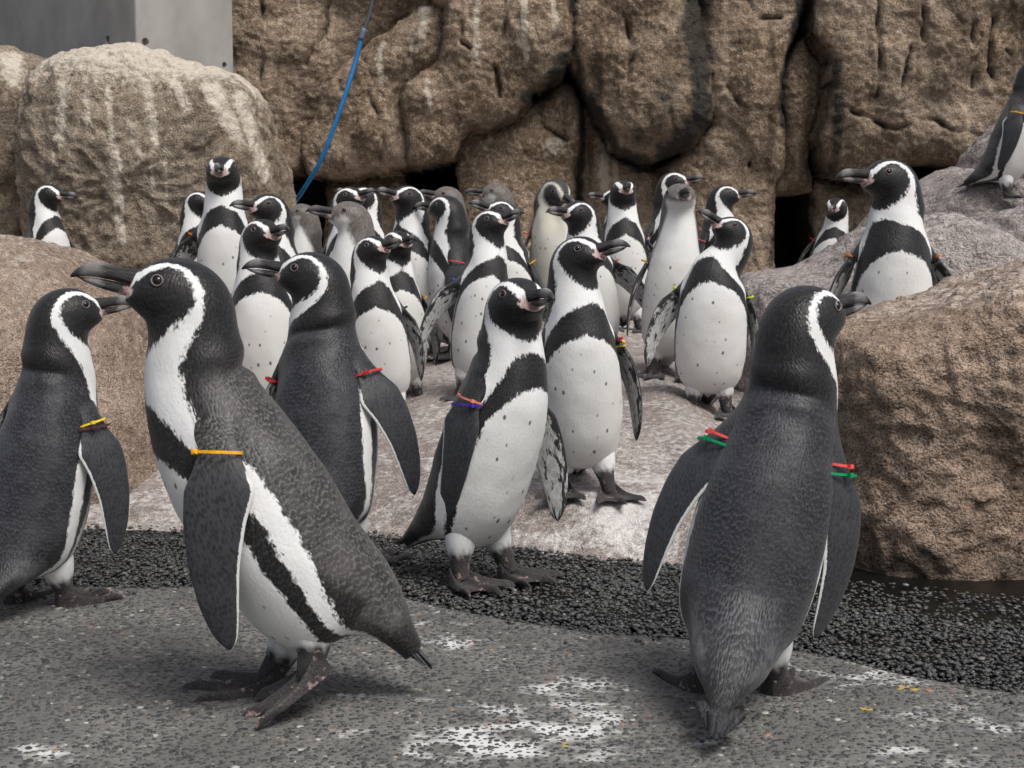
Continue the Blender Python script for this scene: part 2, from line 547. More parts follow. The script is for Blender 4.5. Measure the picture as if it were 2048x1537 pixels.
fill(me, M_SLOPE, True, {'pale': pl, 'stain': .30 * np.exp(-((V[:, 1] - edge_y(V[:, 0])) / .02) ** 2)})
tag(link('rock_slope', me), kind='structure')

# ------------------------------------------------------------------ boulders
def boulder(name, outline, Yc, D, mat, label, seed, amp=(.03, .012, .005), na=220, nb=110, pexp=.62, back=1.0, runs=(), stain_shade_spots=(), top_pale=0.0, low_stain=0.0, crack=0.0):
    """a stone whose profile follows an outline at distance Yc and that is D thick towards the viewer and behind"""
    P2 = np.array([at(px, py, Yc)[[0, 2]] for px, py in outline])
    c = np.array([(P2[:, 0].min() + P2[:, 0].max()) / 2, (P2[:, 1].min() + P2[:, 1].max()) / 2])
    th = np.linspace(0, 2 * math.pi, na, endpoint=False)
    dirs = np.stack([np.cos(th), np.sin(th)], -1)
    A, B = P2, np.roll(P2, -1, 0)
    rad = np.full(na, 0.0)
    for a, b in zip(A, B):
        e = b - a
        det = dirs[:, 0] * (-e[1]) + dirs[:, 1] * e[0]
        det = np.where(np.abs(det) < 1e-9, 1e-9, det)
        q = a - c
        t = (q[0] * (-e[1]) + q[1] * e[0]) / det
        u = (dirs[:, 0] * q[1] - dirs[:, 1] * q[0]) / det
        hit = (t > 0) & (u >= 0) & (u <= 1)
        rad = np.where(hit & (t > rad), t, rad)
    for _ in range(3):
        rad = .25 * np.roll(rad, 1) + .5 * rad + .25 * np.roll(rad, -1)
    kk = np.linspace(0, 1, nb // 2)
    al = np.where(kk < .5, math.pi / 4 * (2 * kk) ** (1 / pexp), math.pi / 2 - math.pi / 4 * (2 - 2 * kk) ** (1 / pexp))
    al = np.concatenate([al, math.pi - al[-2::-1]])
    nb = len(al)
    V = []
    for k, a in enumerate(al):
        s = math.sin(a); cc = math.cos(a)
        rr = abs(s) ** pexp
        dep = math.copysign(abs(cc) ** pexp, cc) * D * (1 if cc > 0 else back)
        V.append(np.stack([c[0] + dirs[:, 0] * rad * rr, np.full(na, Yc - dep), c[1] + dirs[:, 1] * rad * rr], -1))
    V = np.concatenate(V)
    cen = np.array([c[0], Yc, c[1]])
    nrm = V - cen
    nrm[:, 1] *= (rad.mean() / D) ** 1.2
    nrm /= np.linalg.norm(nrm, axis=1, keepdims=True) + 1e-9
    d = amp[0] * fbm(V, 2.6, 3, seed) * 1.6 + amp[0] * .5 * np.floor(3 * fbm(V, 3.4, 3, seed + 5)) / 3 + amp[1] * fbm(V, 11, 2, seed + 9, ridge=True) * 1.6 + amp[2] * fbm(V, 34, 1, seed + 17) * 1.6
    if crack:
        q = fbm(V * np.array([1, 1, 1.6]), 1.9, 3, seed + 31)
        d -= crack * np.exp(-(q / .022) ** 2)
    V = V + nrm * d[:, None]
    pp = project(V)
    pale = np.zeros(len(V)); st = np.zeros(len(V))
    front = V[:, 1] < Yc + .05
    for x0, y0, x1, y1, wd, s in runs:
        f = np.clip((pp[:, 1] - y0) / (y1 - y0), 0, 1)
        cx = x0 + (x1 - x0) * f
        g_ = s * np.exp(-((pp[:, 0] - cx) / (wd * (1 - .4 * f))) ** 2) * sstep(y0 - 25, y0 + 5, pp[:, 1]) * (1 - sstep(y1 - 60, y1 + 10, pp[:, 1]))
        pale = np.maximum(pale, g_ * front)
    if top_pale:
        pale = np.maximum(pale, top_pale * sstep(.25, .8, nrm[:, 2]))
    for x0, y0, rx, ry, s in stain_shade_spots:
        st = np.maximum(st, s * np.exp(-((pp[:, 0] - x0) / rx) ** 2 - ((pp[:, 1] - y0) / ry) ** 2))
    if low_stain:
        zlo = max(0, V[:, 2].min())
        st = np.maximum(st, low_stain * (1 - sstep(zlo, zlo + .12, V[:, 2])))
    if crack:
        st = np.maximum(st, .75 * np.exp(-(q / .018) ** 2))
    me = fast_mesh(name, V, grid_faces(nb, na, wrap=True)[:, ::-1])
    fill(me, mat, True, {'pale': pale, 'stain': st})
    o = link(name, me)
    tag(o, label, 'boulder')
    return o

RUNS_L = [(130, 150, 115, 330, 22, .7), (215, 150, 240, 520, 16, .62), (235, 300, 250, 535, 12, .75), (290, 160, 320, 330, 20, .75), (300, 310, 312, 430, 9, .7), (345, 160, 400, 260, 26, .8),
          (330, 320, 334, 440, 8, .7), (420, 170, 500, 320, 34, .95), (480, 190, 545, 400, 26, .9), (110, 260, 100, 420, 7, .6), (170, 160, 180, 300, 18, .6), (255, 230, 300, 380, 22, .55)]
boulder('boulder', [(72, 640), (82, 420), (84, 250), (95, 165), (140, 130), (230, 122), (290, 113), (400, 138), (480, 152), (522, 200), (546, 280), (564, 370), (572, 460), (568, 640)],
        6.5, .5, M_BOULDER, 'big rounded tan boulder streaked with pale runs below the concrete column', 50, (.035, .022, .008), 300, 170, .5, runs=RUNS_L, top_pale=.75, stain_shade_spots=[(440, 470, 60, 90, .35), (250, 250, 40, 30, .2)])
boulder('boulder', [(-420, 60), (-100, 70), (0, 88), (60, 103), (108, 135), (126, 210), (108, 300), (104, 420), (90, 560), (-420, 600)],
        6.75, .32, M_BOULDER, 'shaded boulder at the left edge under the grey concrete face', 70, (.04, .02, .007), 160, 100, .55, runs=[(20, 110, 30, 210, 40, .85), (60, 130, 60, 260, 20, .5)], stain_shade_spots=[(110, 270, 30, 130, .7), (40, 420, 60, 60, .3)])
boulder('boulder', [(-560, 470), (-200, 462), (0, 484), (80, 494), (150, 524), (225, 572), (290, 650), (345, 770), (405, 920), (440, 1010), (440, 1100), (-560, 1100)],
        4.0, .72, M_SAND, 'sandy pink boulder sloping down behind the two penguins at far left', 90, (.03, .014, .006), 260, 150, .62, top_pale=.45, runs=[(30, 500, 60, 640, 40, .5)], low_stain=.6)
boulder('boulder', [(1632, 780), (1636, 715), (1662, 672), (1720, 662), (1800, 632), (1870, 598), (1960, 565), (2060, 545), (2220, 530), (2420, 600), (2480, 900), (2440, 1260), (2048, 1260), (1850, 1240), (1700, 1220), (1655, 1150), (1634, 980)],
        3.12, .34, M_FRONT, 'large rough brown boulder in the right foreground beside the dark water', 120, (.035, .013, .008), 420, 230, .42, low_stain=.5, top_pale=.55, stain_shade_spots=[(1780, 1050, 110, 50, .25), (2040, 880, 40, 90, .4), (1800, 900, 170, 170, .27)])  # dark patches on the undercut face: painted shade together with damp
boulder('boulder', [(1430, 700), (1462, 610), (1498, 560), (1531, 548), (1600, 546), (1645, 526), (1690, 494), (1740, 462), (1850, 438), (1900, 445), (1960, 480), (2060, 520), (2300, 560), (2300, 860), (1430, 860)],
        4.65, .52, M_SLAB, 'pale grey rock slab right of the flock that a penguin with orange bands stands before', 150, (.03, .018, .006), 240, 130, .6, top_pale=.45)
boulder('boulder', [(1790, 640), (1850, 505), (1920, 458), (2000, 424), (2100, 398), (2300, 380), (2400, 760), (1790, 760)],
        4.85, .5, M_SLAB, 'grey rock ridge with a dark pit right of the penguin with orange bands', 170, (.035, .022, .007), 200, 120, .6, top_pale=.35, stain_shade_spots=[(1935, 475, 40, 22, .8)])
boulder('boulder', [(1725, 470), (1790, 402), (1833, 376), (1880, 356), (1930, 340), (1990, 366), (2050, 384), (2300, 392), (2400, 640), (1725, 640)],
        5.45, .5, M_SLAB, 'smooth grey ledge rising to the right below the cropped penguin', 190, (.025, .015, .006), 200, 120, .6, top_pale=.3, stain_shade_spots=[(1900, 420, 40, 20, .4)])
boulder('boulder', [(1908, 470), (1926, 345), (1948, 302), (1980, 266), (2060, 216), (2200, 200), (2360, 300), (2360, 520)],
        6.2, .4, M_SLAB, 'upright brownish rock behind the cropped penguin at the right edge', 210, (.03, .02, .007), 160, 100, .6, stain_shade_spots=[(1990, 380, 30, 30, .5)])

# ------------------------------------------------------------------ the cliff at the back: one heightfield, cut into its rocks
WY = 7.3
PIECES = [
 ('dark recessed', -.30, [(395, -300), (880, -300), (858, 0), (825, 22), (789, 40), (775, 58), (735, 81), (720, 98), (695, 116), (658, 159), (629, 217), (603, 267), (594, 300), (580, 338), (395, 345)]),
 ('centre left', .02, [(830, 28), (864, 14), (885, 20), (887, 45), (883, 72), (876, 119), (865, 137), (811, 166), (804, 203), (807, 255), (815, 332), (740, 340), (680, 356), (624, 350), (606, 300), (612, 268), (638, 217), (667, 160), (702, 120), (728, 102), (742, 86), (782, 62), (797, 45)]),
 ('upper centre', .08, [(868, -300), (1150, -300), (1142, 0), (1139, 36), (1142, 72), (1131, 126), (1118, 152), (1064, 180), (1056, 201), (1028, 230), (973, 259), (938, 255), (920, 280), (905, 318), (822, 331), (813, 255), (809, 205), (816, 171), (869, 142), (882, 123), (888, 75), (892, 45), (895, 18), (866, 6)]),
 ('lower centre', -.10, [(1057, 207), (1125, 160), (1148, 174), (1158, 202), (1162, 280), (1150, 345), (1152, 400), (1156, 620), (926, 620), (920, 400), (917, 334), (926, 286), (943, 263), (976, 267), (1031, 237)]),
 ('algae column', .06, [(1160, -300), (1394, -300), (1390, 0), (1400, 60), (1413, 150), (1418, 240), (1384, 285), (1310, 321), (1280, 317), (1228, 289), (1185, 205), (1166, 165), (1138, 130), (1150, 75), (1153, 0)]),
 ('pale streaks', -.20, [(1170, 192), (1184, 215), (1225, 297), (1280, 326), (1310, 331), (1330, 345), (1340, 400), (1340, 620), (1164, 620), (1160, 400), (1158, 345), (1172, 282)]),
 ('tall column', .0, [(1404, -300), (1618, -300), (1606, 0), (1592, 60), (1572, 110), (1555, 165), (1554, 225), (1564, 262), (1562, 335), (1550, 365), (1546, 620), (1400, 620), (1395, 470), (1362, 372), (1332, 337), (1390, 294), (1427, 250), (1421, 150), (1409, 60)]),
 ('wedge', -.14, [(1616, 70), (1645, 118), (1642, 215), (1630, 265), (1622, 335), (1640, 380), (1558, 384), (1557, 370), (1573, 335), (1577, 262), (1566, 225), (1569, 168), (1588, 112)]),
 ('broad right', .10, [(1634, -300), (2700, -300), (2700, 420), (1960, 330), (1890, 320), (1830, 322), (1700, 352), (1648, 346), (1643, 335), (1639, 268), (1653, 216), (1655, 118), (1629, 65), (1624, 0)]),
 ('under right', -.22, [(1648, 358), (1700, 364), (1835, 364), (1900, 366), (2700, 440), (2700, 640), (1658, 640), (1652, 420), (1648, 388)]),
 ('under left', -.32, [(640, 362), (740, 347), (800, 343), (803, 640), (640, 640)]),
 ('below gap', -.26, [(800, 392), (913, 390), (916, 640), (800, 640)]),
]
PIECE_LABEL = {'dark recessed': 'shaded rock face behind the blue hose', 'centre left': 'cracked rock right of the blue hose', 'upper centre': 'bulging rock with white drips', 'lower centre': 'pale low rock',
               'algae column': 'rock column black with algae', 'pale streaks': 'low rock with pale vertical streaks', 'tall column': 'tall brown rock left of the dark cave', 'wedge': 'narrow wedge of rock above the cave',
               'broad right': 'broad brown rock at right', 'under right': 'low shaded rock at right', 'under left': 'low shaded rock at left', 'below gap': 'low rock below the dark gap'}
nx, nz = 600, 262
gx = np.linspace(-2.9, 3.3, nx); gz = np.linspace(-.02, 2.62, nz)
X, Z = np.meshgrid(gx, gz)
P3 = np.stack([X, 0 * X, Z], -1)
wx = X + .018 * fbm(P3, 5, 3, 300) * 1.5 + .006 * fbm(P3, 26, 2, 305)
wz = Z + .018 * fbm(P3, 5, 3, 310) * 1.5 + .006 * fbm(P3, 26, 2, 315)
best = np.full(X.shape, -.95); lab = np.full(X.shape, -1)
dmax = np.full(X.shape, 0.0)
for i, (nm, off, poly) in enumerate(PIECES):
    Q = np.array([at(px, py, WY)[[0, 2]] for px, py in poly])
    inside = np.zeros(X.shape, bool); dist = np.full(X.shape, 9.0)
    for a, b in zip(Q, np.roll(Q, -1, 0)):
        cond = ((a[1] > wz) != (b[1] > wz))
        xi = (b[0] - a[0]) * (wz - a[1]) / (b[1] - a[1] + 1e-12) + a[0]
        inside ^= cond & (wx < xi)
        e = b - a
        t = np.clip(((wx - a[0]) * e[0] + (wz - a[1]) * e[1]) / (e @ e), 0, 1)
        dist = np.minimum(dist, np.hypot(wx - a[0] - t * e[0], wz - a[1] - t * e[1]))
    sdist = np.where(inside, dist, -dist) + .020
    h = off + .11 * (1 - np.exp(-np.maximum(sdist, 0) / .13)) + .06 * (1 - np.exp(-np.maximum(sdist, 0) / .014)) - .06
    h = np.where(sdist > 0, h, -9)
    dist = np.maximum(sdist, 0)
    up = h > best
    best = np.where(up, h, best); lab = np.where(up, i, lab); dmax = np.where(up, dist, dmax)
pp = project(np.stack([X, WY + 0 * X, Z], -1).reshape(-1, 3))
pp = pp + np.stack([9 * fbm(P3, 9, 3, 360).ravel(), 9 * fbm(P3, 9, 3, 365).ravel()], -1)
def near_line(pts, wd):
    pts = np.array(pts, float)
    d = np.full(len(pp), 1e9)
    for a, b in zip(pts[:-1], pts[1:]):
        e = b - a
        t = np.clip(((pp - a) @ e) / (e @ e), 0, 1)
        d = np.minimum(d, np.hypot(*(pp - a - t[:, None] * e).T))
    return np.exp(-(d / wd) ** 2)
crk = np.zeros(len(pp))
for pts in ([(1737, -120), (1739, 90), (1734, 200)], [(1823, 20), (1820, 95)], [(1920, 55), (1913, 115), (1928, 152), (1925, 180)], [(1797, 108), (1776, 185)], [(1966, 48), (1955, 112), (1962, 160)], [(1880, -150), (1850, 5), (1826, 20)],
            [(1069, 229), (1094, 253), (1132, 280)], [(926, 55), (924, 92), (942, 104)], [(500, -100), (515, 60), (508, 180), (530, 260)], [(1480, -60), (1500, 40), (1560, 44)], [(1690, 230), (1760, 262), (1850, 250), (1960, 285)],
            [(1990, 110), (2050, 190), (2100, 200)], [(1240, 20), (1262, 110), (1250, 170)], [(1010, 60), (985, 130), (1000, 200)], [(740, 190), (770, 260), (760, 320)], [(1450, 180), (1490, 250), (1500, 330)], [(650, -80), (640, 30), (600, 120)]):
    crk = np.maximum(crk, near_line(pts, 4.5))
crk = (crk * sstep(-.25, .2, fbm(P3, 6, 2, 350)).ravel()).reshape(X.shape)
hgt = best + np.where(lab >= 0, .075 * fbm(P3, 1.9, 3, 320) * 1.5 + .035 * (np.floor(4 * fbm(P3 * np.array([1, 1, .7]), 2.6, 3, 322)) / 4) + .016 * fbm(P3, 10, 3, 325, ridge=True) + .012 * fbm(P3, 34, 3, 328) - .045 * crk, 0)
hgt = hgt + .16 * sstep(.9, 2.4, Z) * 0
V = np.stack([X, WY - hgt, Z], -1).reshape(-1, 3)
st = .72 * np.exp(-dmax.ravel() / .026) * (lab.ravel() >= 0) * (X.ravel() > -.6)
for pts, wd, s in [([(1385, -200), (1388, 60), (1392, 160), (1395, 250), (1330, 310)], 34, .95), ([(1330, 160), (1300, 280), (1250, 290)], 40, .55), ([(1602, -200), (1600, 40), (1575, 120), (1560, 200), (1562, 250)], 17, .95),
                   ([(1660, 130), (1662, 250), (1658, 340)], 14, .8), ([(1130, 130), (1090, 190), (1060, 200)], 26, .85), ([(1148, -100), (1146, 100), (1165, 200), (1168, 300), (1160, 400)], 12, .85),
                   ([(1180, 200), (1230, 300), (1330, 340)], 16, .8), ([(1480, 470), (1500, 520)], 26, .5), ([(1555, 480), (1540, 520)], 22, .5), ([(1650, 345), (1760, 350), (1900, 330)], 10, .6), ([(1075, 220), (1130, 262)], 8, .6)]:
    st = np.maximum(st, s * near_line(pts, wd))
st = np.maximum(st, .75 * crk.ravel())
st = np.maximum(st, (lab.ravel() < 0) * 1.0)  # cave recesses: their shade is put into the colour as full black
pale = np.zeros(len(pp))
for x0, y0, x1, y1, wd, s in [(958, 0, 956, 150, 10, .6), (1046, -40, 1050, 150, 8, .75), (1107, -30, 1104, 90, 7, .7), (765, 90, 762, 190, 12, .6), (850, 20, 848, 120, 16, .55), (858, 170, 866, 240, 9, .6), (826, 70, 822, 150, 8, .5),
                              (1215, 290, 1213, 400, 14, .7), (1240, 300, 1238, 380, 8, .7), (1110, 280, 1090, 330, 40, .5), (590, -50, 588, 110, 4, .5), (620, -30, 618, 110, 4, .5), (985, 280, 975, 330, 18, .4), (1340, 0, 1345, 90, 16, .3)]:
    f = np.clip((pp[:, 1] - y0) / (y1 - y0), 0, 1)
    cx = x0 + (x1 - x0) * f
    pale = np.maximum(pale, 1.35 * s * np.exp(-((pp[:, 0] - cx) / wd) ** 2) * sstep(y0 - 20, y0, pp[:, 1]) * (1 - sstep(y1 - 30, y1 + 10, pp[:, 1])))
FA = grid_faces(nz, nx)[:, ::-1]
flab = lab.ravel()[FA].max(1)
wall = link('rock_wall', None)
wall.location = (0, WY, 0)
tag(wall, 'tall brown cracked artificial rock cliff behind the flock', 'rock wall')
V[:, 1] -= WY
for i in range(-1, len(PIECES)):
    sel = FA[flab == i]
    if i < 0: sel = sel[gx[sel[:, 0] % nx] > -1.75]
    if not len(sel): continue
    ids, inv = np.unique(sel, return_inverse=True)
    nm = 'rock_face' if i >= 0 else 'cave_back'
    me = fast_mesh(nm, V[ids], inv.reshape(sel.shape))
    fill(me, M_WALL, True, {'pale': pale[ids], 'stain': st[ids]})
    o = link(nm, me, wall)
    if i >= 0: o['label'] = PIECE_LABEL[PIECES[i][0]]

# ------------------------------------------------------------------ concrete column
def mat_concrete():
    g = G('cast_concrete')
    p = g.pos()
    n1 = g.noise(g.vmul(p, (1, 1, .75)), 4, 5, .6); n2 = g.noise(g.vmul(p, (1, 1, .3)), 14, 4, .6); n3 = g.noise(p, 220, 3, .7)
    c = g.mix(g.ss(n1, .3, .7), (.29, .285, .265), (.40, .39, .365))
    c = g.mix(g.ss(n2, .45, .75, 0, .15), c, (.25, .245, .23))
    c = g.mix(g.ss(n3, .60, .78, 0, .6), c, (.2, .195, .18))
    return g.out(c, .75, .3, g.bump(g.add(n2, n3), .25, .004))
M_CONC = mat_concrete()
A = at(272, 60, 6.95); B = at(467, 60, 7.30)
u = np.array([B[0] - A[0], B[1] - A[1]]); lu = np.linalg.norm(u); u /= lu
v = np.array([-u[1], u[0]])          # along the left, shaded face
Lw = 2.2
base = [A[:2], A[:2] + u * lu, A[:2] + u * lu + v * Lw, A[:2] + v * Lw]
vs = [(*p, .25) for p in base] + [(*p, 2.9) for p in base]
col_root = link('concrete_column', None)
col_root.location = (A[0], A[1], .25)
shaft = mesh_obj('shaft', [(x - A[0], y - A[1], z - .25) for x, y, z in vs], [(0, 1, 5, 4), (1, 2, 6, 5), (2, 3, 7, 6), (3, 0, 4, 7), (4, 5, 6, 7), (3, 2, 1, 0)], M_CONC, col_root, smooth=False)
tag(col_root, 'grey cast concrete column with tie holes above the tan boulder', 'column')
bv = shaft.modifiers.new('bev', 'BEVEL'); bv.width = .012; bv.segments = 2; bv.limit_method = 'ANGLE'
# formwork tie holes are real recesses
def face_point(px, py, org, dr):
    d = ray(px, py)
    n_ = np.array([dr[1], -dr[0]])
    t = (org[:2] @ n_) / (d[:2] @ n_)
    return np.array([d[0] * t, d[1] * t, CAM_H + d[2] * t]), n_
cuts = []
for px, py, dr, r in ((215, 80, v, .021), (291, 84, u, .020), (449, 130, u, .014), (110, -10, v, .021), (291, -160, u, .020)):
    pt, n_ = face_point(px, py, A, dr)
    N3 = Vector((n_[0], n_[1], 0))
    if N3.dot(Vector((-pt[0], -pt[1], 0))) < 0: N3 = -N3
    q = N3.to_track_quat('Z', 'Y')
    cv, cf = [], []
    for zz, rr in ((-.03, r * .75), (.02, r * 1.05)):
        for k in range(20):
            cv.append(q @ Vector((rr * math.cos(k * math.pi / 10), rr * math.sin(k * math.pi / 10), zz)) + Vector(pt))
    cf = [(k, (k + 1) % 20, 20 + (k + 1) % 20, 20 + k) for k in range(20)] + [tuple(range(19, -1, -1)), tuple(range(20, 40))]
    cuts.append((cv, cf))
cv, cf = [], []
for a, b in cuts:
    cf += [tuple(i + len(cv) for i in f) for f in b]
    cv += a
cutter = mesh_obj('cutter', [tuple(p) for p in cv], cf, None, None, False)
bo = shaft.modifiers.new('holes', 'BOOLEAN'); bo.object = cutter; bo.operation = 'DIFFERENCE'; bo.solver = 'EXACT'
bpy.context.view_layer.update()
dg = bpy.context.evaluated_depsgraph_get()
nm = bpy.data.meshes.new_from_object(shaft.evaluated_get(dg))
shaft.modifiers.clear()
shaft.data = nm
bpy.data.objects.remove(cutter, do_unlink=True)

# ------------------------------------------------------------------ hose
def tube(path, rad, seg=12):
    path = np.asarray(path, float)
    T = np.gradient(path, axis=0); T /= np.linalg.norm(T, axis=1, keepdims=True)
    up = np.array([.3, 1, .1]); V = []
    rad = np.broadcast_to(rad, len(path))
    for p, t, r in zip(path, T, rad):
        a = np.cross(t, up); a /= np.linalg.norm(a); b = np.cross(t, a)
        for k in range(seg):
            an = 2 * math.pi * k / seg
            V.append(p + r * (math.cos(an) * a + math.sin(an) * b))
    n = len(path)
    F = grid_faces(n, seg, True).tolist() + [list(range(seg - 1, -1, -1)), list(range((n - 1) * seg, n * seg))]
    return np.array(V), F
hk = np.array([at(752, -170, 7.02), at(748, -60, 6.98), at(742, 15, 6.95), at(725, 68, 6.92), at(712, 120, 6.90), at(692, 185, 6.86), at(668, 255, 6.84), at(642, 320, 6.84), at(612, 372, 6.88), at(585, 412, 6.95), at(560, 450, 7.05)])
pth = catmull(hk, np.linspace(0, 10, 90))
zc = at(725, 68, 6.92)[2]
i0 = int(np.argmin(np.abs(pth[:, 2] - zc)))
hose = link('hose', None)
hose.location = tuple(pth[-1])
def hpart(nm, seg, r, col, rough):
    v_, f_ = tube(seg - pth[-1], r, 12)
    return mesh_obj(nm, v_, f_, plain(nm + '_rubber', col, rough), hose)
hpart('blue_hose', pth[i0:], .0105, (.012, .155, .40), .35)
hpart('dark_sleeve', pth[:i0 + 1], .0085, (.05, .06, .075), .5)
hpart('coupling', pth[i0 - 2:i0 + 3], .0135, (.10, .13, .2), .4)
tag(hose, 'blue rubber hose hanging down the rock wall', 'hose')
# ------------------------------------------------------------------ penguin plumage
def mat_plumage(name, juvenile=False, back=(.008, .0082, .0098), tip=(.056, .058, .067), white=(.80, .805, .80), hdc=((.10, .088, .078), (.19, .175, .16))):
    g = G(name)
    uvw = g.attr('uvw').outputs['Vector']
    sd = g.attr('sd').outputs['Fac']
    reg = g.n('ShaderNodeSeparateColor'); g.put(reg.inputs[0], g.attr('reg').outputs['Color'])
    fo, fi, ft = reg.outputs[0], reg.outputs[1], reg.outputs[2]      # flipper outside, flipper inside, bare leg
    aux = g.n('ShaderNodeSeparateColor'); g.put(aux.inputs[0], g.attr('aux').outputs['Color'])
    spot, head, pink = aux.outputs[0], aux.outputs[1], aux.outputs[2]
    rump = g.attr('rump').outputs['Fac']; bar = g.attr('edge').outputs['Fac']
    rnd = g.n('ShaderNodeObjectInfo').outputs['Random']
    off = g.n('ShaderNodeCombineXYZ'); g.put(off.inputs[2], g.mul(rnd, 37.0))
    q = g.vadd(uvw, off.outputs[0])
    rs = g.attr('rst').outputs['Vector']
    nA = g.noise(g.vmul(rs, (1, 1, .45)), 170, 2, .6)
    nB = g.noise(g.vmul(rs, (1, 1, .5)), 480, 1, .6)
    nC = g.noise(g.vadd(rs, off.outputs[0]), 22, 3, .6)
    # plumage boundary: ragged feather edge
    amp = .019 if not juvenile else .02
    e = g.add(g.add(g.add(sd, g.mul(g.add(nA, -.5), amp)), g.mul(g.add(nB, -.5), .010)), g.mul(g.add(nC, -.5), .012))
    wm = g.ss(e, -.0030, .0030) if not juvenile else g.ss(e, -.012, .014)
    # feather scales on the dark coat
    sv = g.vmul(rs, (1, 1, .50))
    sc = g.voro(sv, 270, rnd=.8)
    s1 = g.n('ShaderNodeSeparateXYZ'); g.put(s1.inputs[0], sv)
    s2 = g.n('ShaderNodeSeparateXYZ'); g.put(s2.inputs[0], sc.outputs['Position'])
    tiltz = g.mul(g.math('SUBTRACT', s2.outputs[2], s1.outputs[2]), 270.0)   # lower end of each feather stands proud
    cell = g.n('ShaderNodeSeparateColor'); g.put(cell.inputs[0], sc.outputs['Color'])
    dist = sc.outputs['Distance']
    fine = g.ss(g.add(tiltz, g.mul(dist, .35)), .12, .62)
    pale_tip = g.ss(g.add(tiltz, g.mul(dist, .3)), .12, .60)
    body = g.mix(g.add(g.mul(pale_tip, .85), g.mul(cell.outputs[0], .25)), back, tip)
    body = g.mix(g.ss(nC, .40, .72, 0, .35), body, tuple(x * 1.25 for x in tip))
    hd = g.mix(g.mul(fine, .5), (.007, .0068, .0068), (.042, .040, .040)) if not juvenile else g.mix(g.ss(nA, .35, .7), *hdc)
    dark = g.mix(head, body, hd)
    dark = g.mix(g.mul(g.ss(g.add(rump, g.mul(g.add(nA, -.5), .9)), .30, 1.2), .38), dark, (.32, .32, .32))
    # white coat, a little creamy low on the belly, fine hair streaks
    wh = g.mix(g.ss(nC, .35, .75, 0, .45), white, (.68, .68, .63))
    wh = g.mix(g.mul(spot, .5), wh, (.70, .695, .645))
    wh = g.mix(g.ss(nB, .50, .80, 0, .25), wh, (.55, .55, .53))
    off2 = g.n('ShaderNodeCombineXYZ'); g.put(off2.inputs[0], g.mul(rnd, 37.0)); g.put(off2.inputs[1], g.mul(rnd, 91.0))
    vs = g.voro(g.vadd(g.vmul(uvw, (1, .8, 0)), off2.outputs[0]), 34, dims='2D', rnd=1.0)
    vc = g.n('ShaderNodeSeparateColor'); g.put(vc.inputs[0], vs.outputs['Color'])
    dot = g.ss(g.add(vs.outputs['Distance'], g.add(g.mul(g.add(nA, -.5), .10), g.mul(vc.outputs[0], .08))), .165, .07)
    dot = g.mul(g.mul(dot, g.ss(vc.outputs[1], .42, .70)), spot)
    wh = g.mix(g.mul(dot, .88), wh, (.045, .042, .04))
    c = g.mix(wm, dark, wh)
    # bare pink skin round the bill
    pm = g.ss(g.add(pink, g.mul(g.add(nA, -.5), .7)), .38, .62)
    c = g.mix(pm, c, g.mix(g.ss(nB, .35, .7), (.48, .29, .27), (.68, .60, .58)))
    # flippers
    fs = dist
    foc = g.mix(g.ss(fs, .1, .7), (.013, .0135, .016), (.040, .042, .047))
    foc = g.mix(g.ss(nC, .45, .75, 0, .4), foc, (.060, .062, .069))
    edge_m = g.ss(g.add(bar, g.mul(g.add(nB, -.5), .5)), .45, .60)
    foc = g.mix(edge_m, foc, (.66, .66, .65))
    mott = g.noise(g.vmul(q, (1, .35, 1)), 95, 3, .65)
    fie = g.attr('inner').outputs['Fac']
    im = g.ss(g.add(g.mul(g.add(mott, -.5), 2.4), fie), .40, .60)
    fic = g.mix(im, g.mix(g.ss(nA, .3, .7), (.30, .30, .295), (.50, .50, .49)), (.024, .024, .026))
    c = g.mix(fo, c, foc)
    c = g.mix(fi, c, fic)
    # bare legs and feet
    nF = g.noise(rs, 45, 3, .65); nG = dist
    fc = g.mix(g.ss(nG, .1, .6), (.014, .012, .012), (.045, .040, .040))
    fc = g.mix(g.ss(nF, .58, .70), fc, (.34, .23, .22))
    c = g.mix(ft, c, fc)
    hw = g.ss(sd, -.002, .004, .62, .12)
    hgt = g.add(g.mul(g.add(g.mul(tiltz, .75), g.math('SUBTRACT', .6, g.mul(dist, .6))), g.mul(hw, g.math('SUBTRACT', 1.0, g.mul(g.math('MAXIMUM', fo, fi), .7)))), g.mul(nA, g.ss(sd, -.002, .004, .05, .3)))
    ro = g.mix(g.math('MAXIMUM', wm, g.mul(fi, .5)), (.44, .44, .44), (.85, .85, .85))
    m = g.out(c, ro, .28, g.bump(hgt, .65, .0030))
    g.put(g.b.inputs['Sheen Weight'], .12)
    g.put(g.b.inputs['Sheen Roughness'], .5)
    return m

def mat_bill(name, base=(.014, .013, .013), mark=(.30, .29, .285)):
    g = G(name)
    uv = g.attr('uvw').outputs['Vector']
    s = g.n('ShaderNodeSeparateXYZ'); g.put(s.inputs[0], uv)
    n = g.noise(g.vmul(uv, (.35, 1, 1)), 9, 4, .6)
    n2 = g.noise(g.vmul(uv, (.12, 1, 1)), 22, 4, .6)
    band = g.mul(g.ss(g.add(s.outputs[0], g.mul(g.add(n, -.5), .35)), .52, .68), g.ss(s.outputs[0], .92, .80))
    c = g.mix(g.ss(n2, .44, .66, 0, .75), base, tuple(x * 8 for x in base))
    c = g.mix(g.mul(band, .75), c, mark)
    pk = g.ss(g.add(s.outputs[1], g.mul(g.add(n, -.5), .8)), .45, .65)
    c = g.mix(pk, c, (.60, .37, .35))
    return g.out(c, .42, .45, g.bump(n2, .7, .004))

def mat_eye(name, col, rough):
    g = G(name)
    return g.out(col, rough, .6)

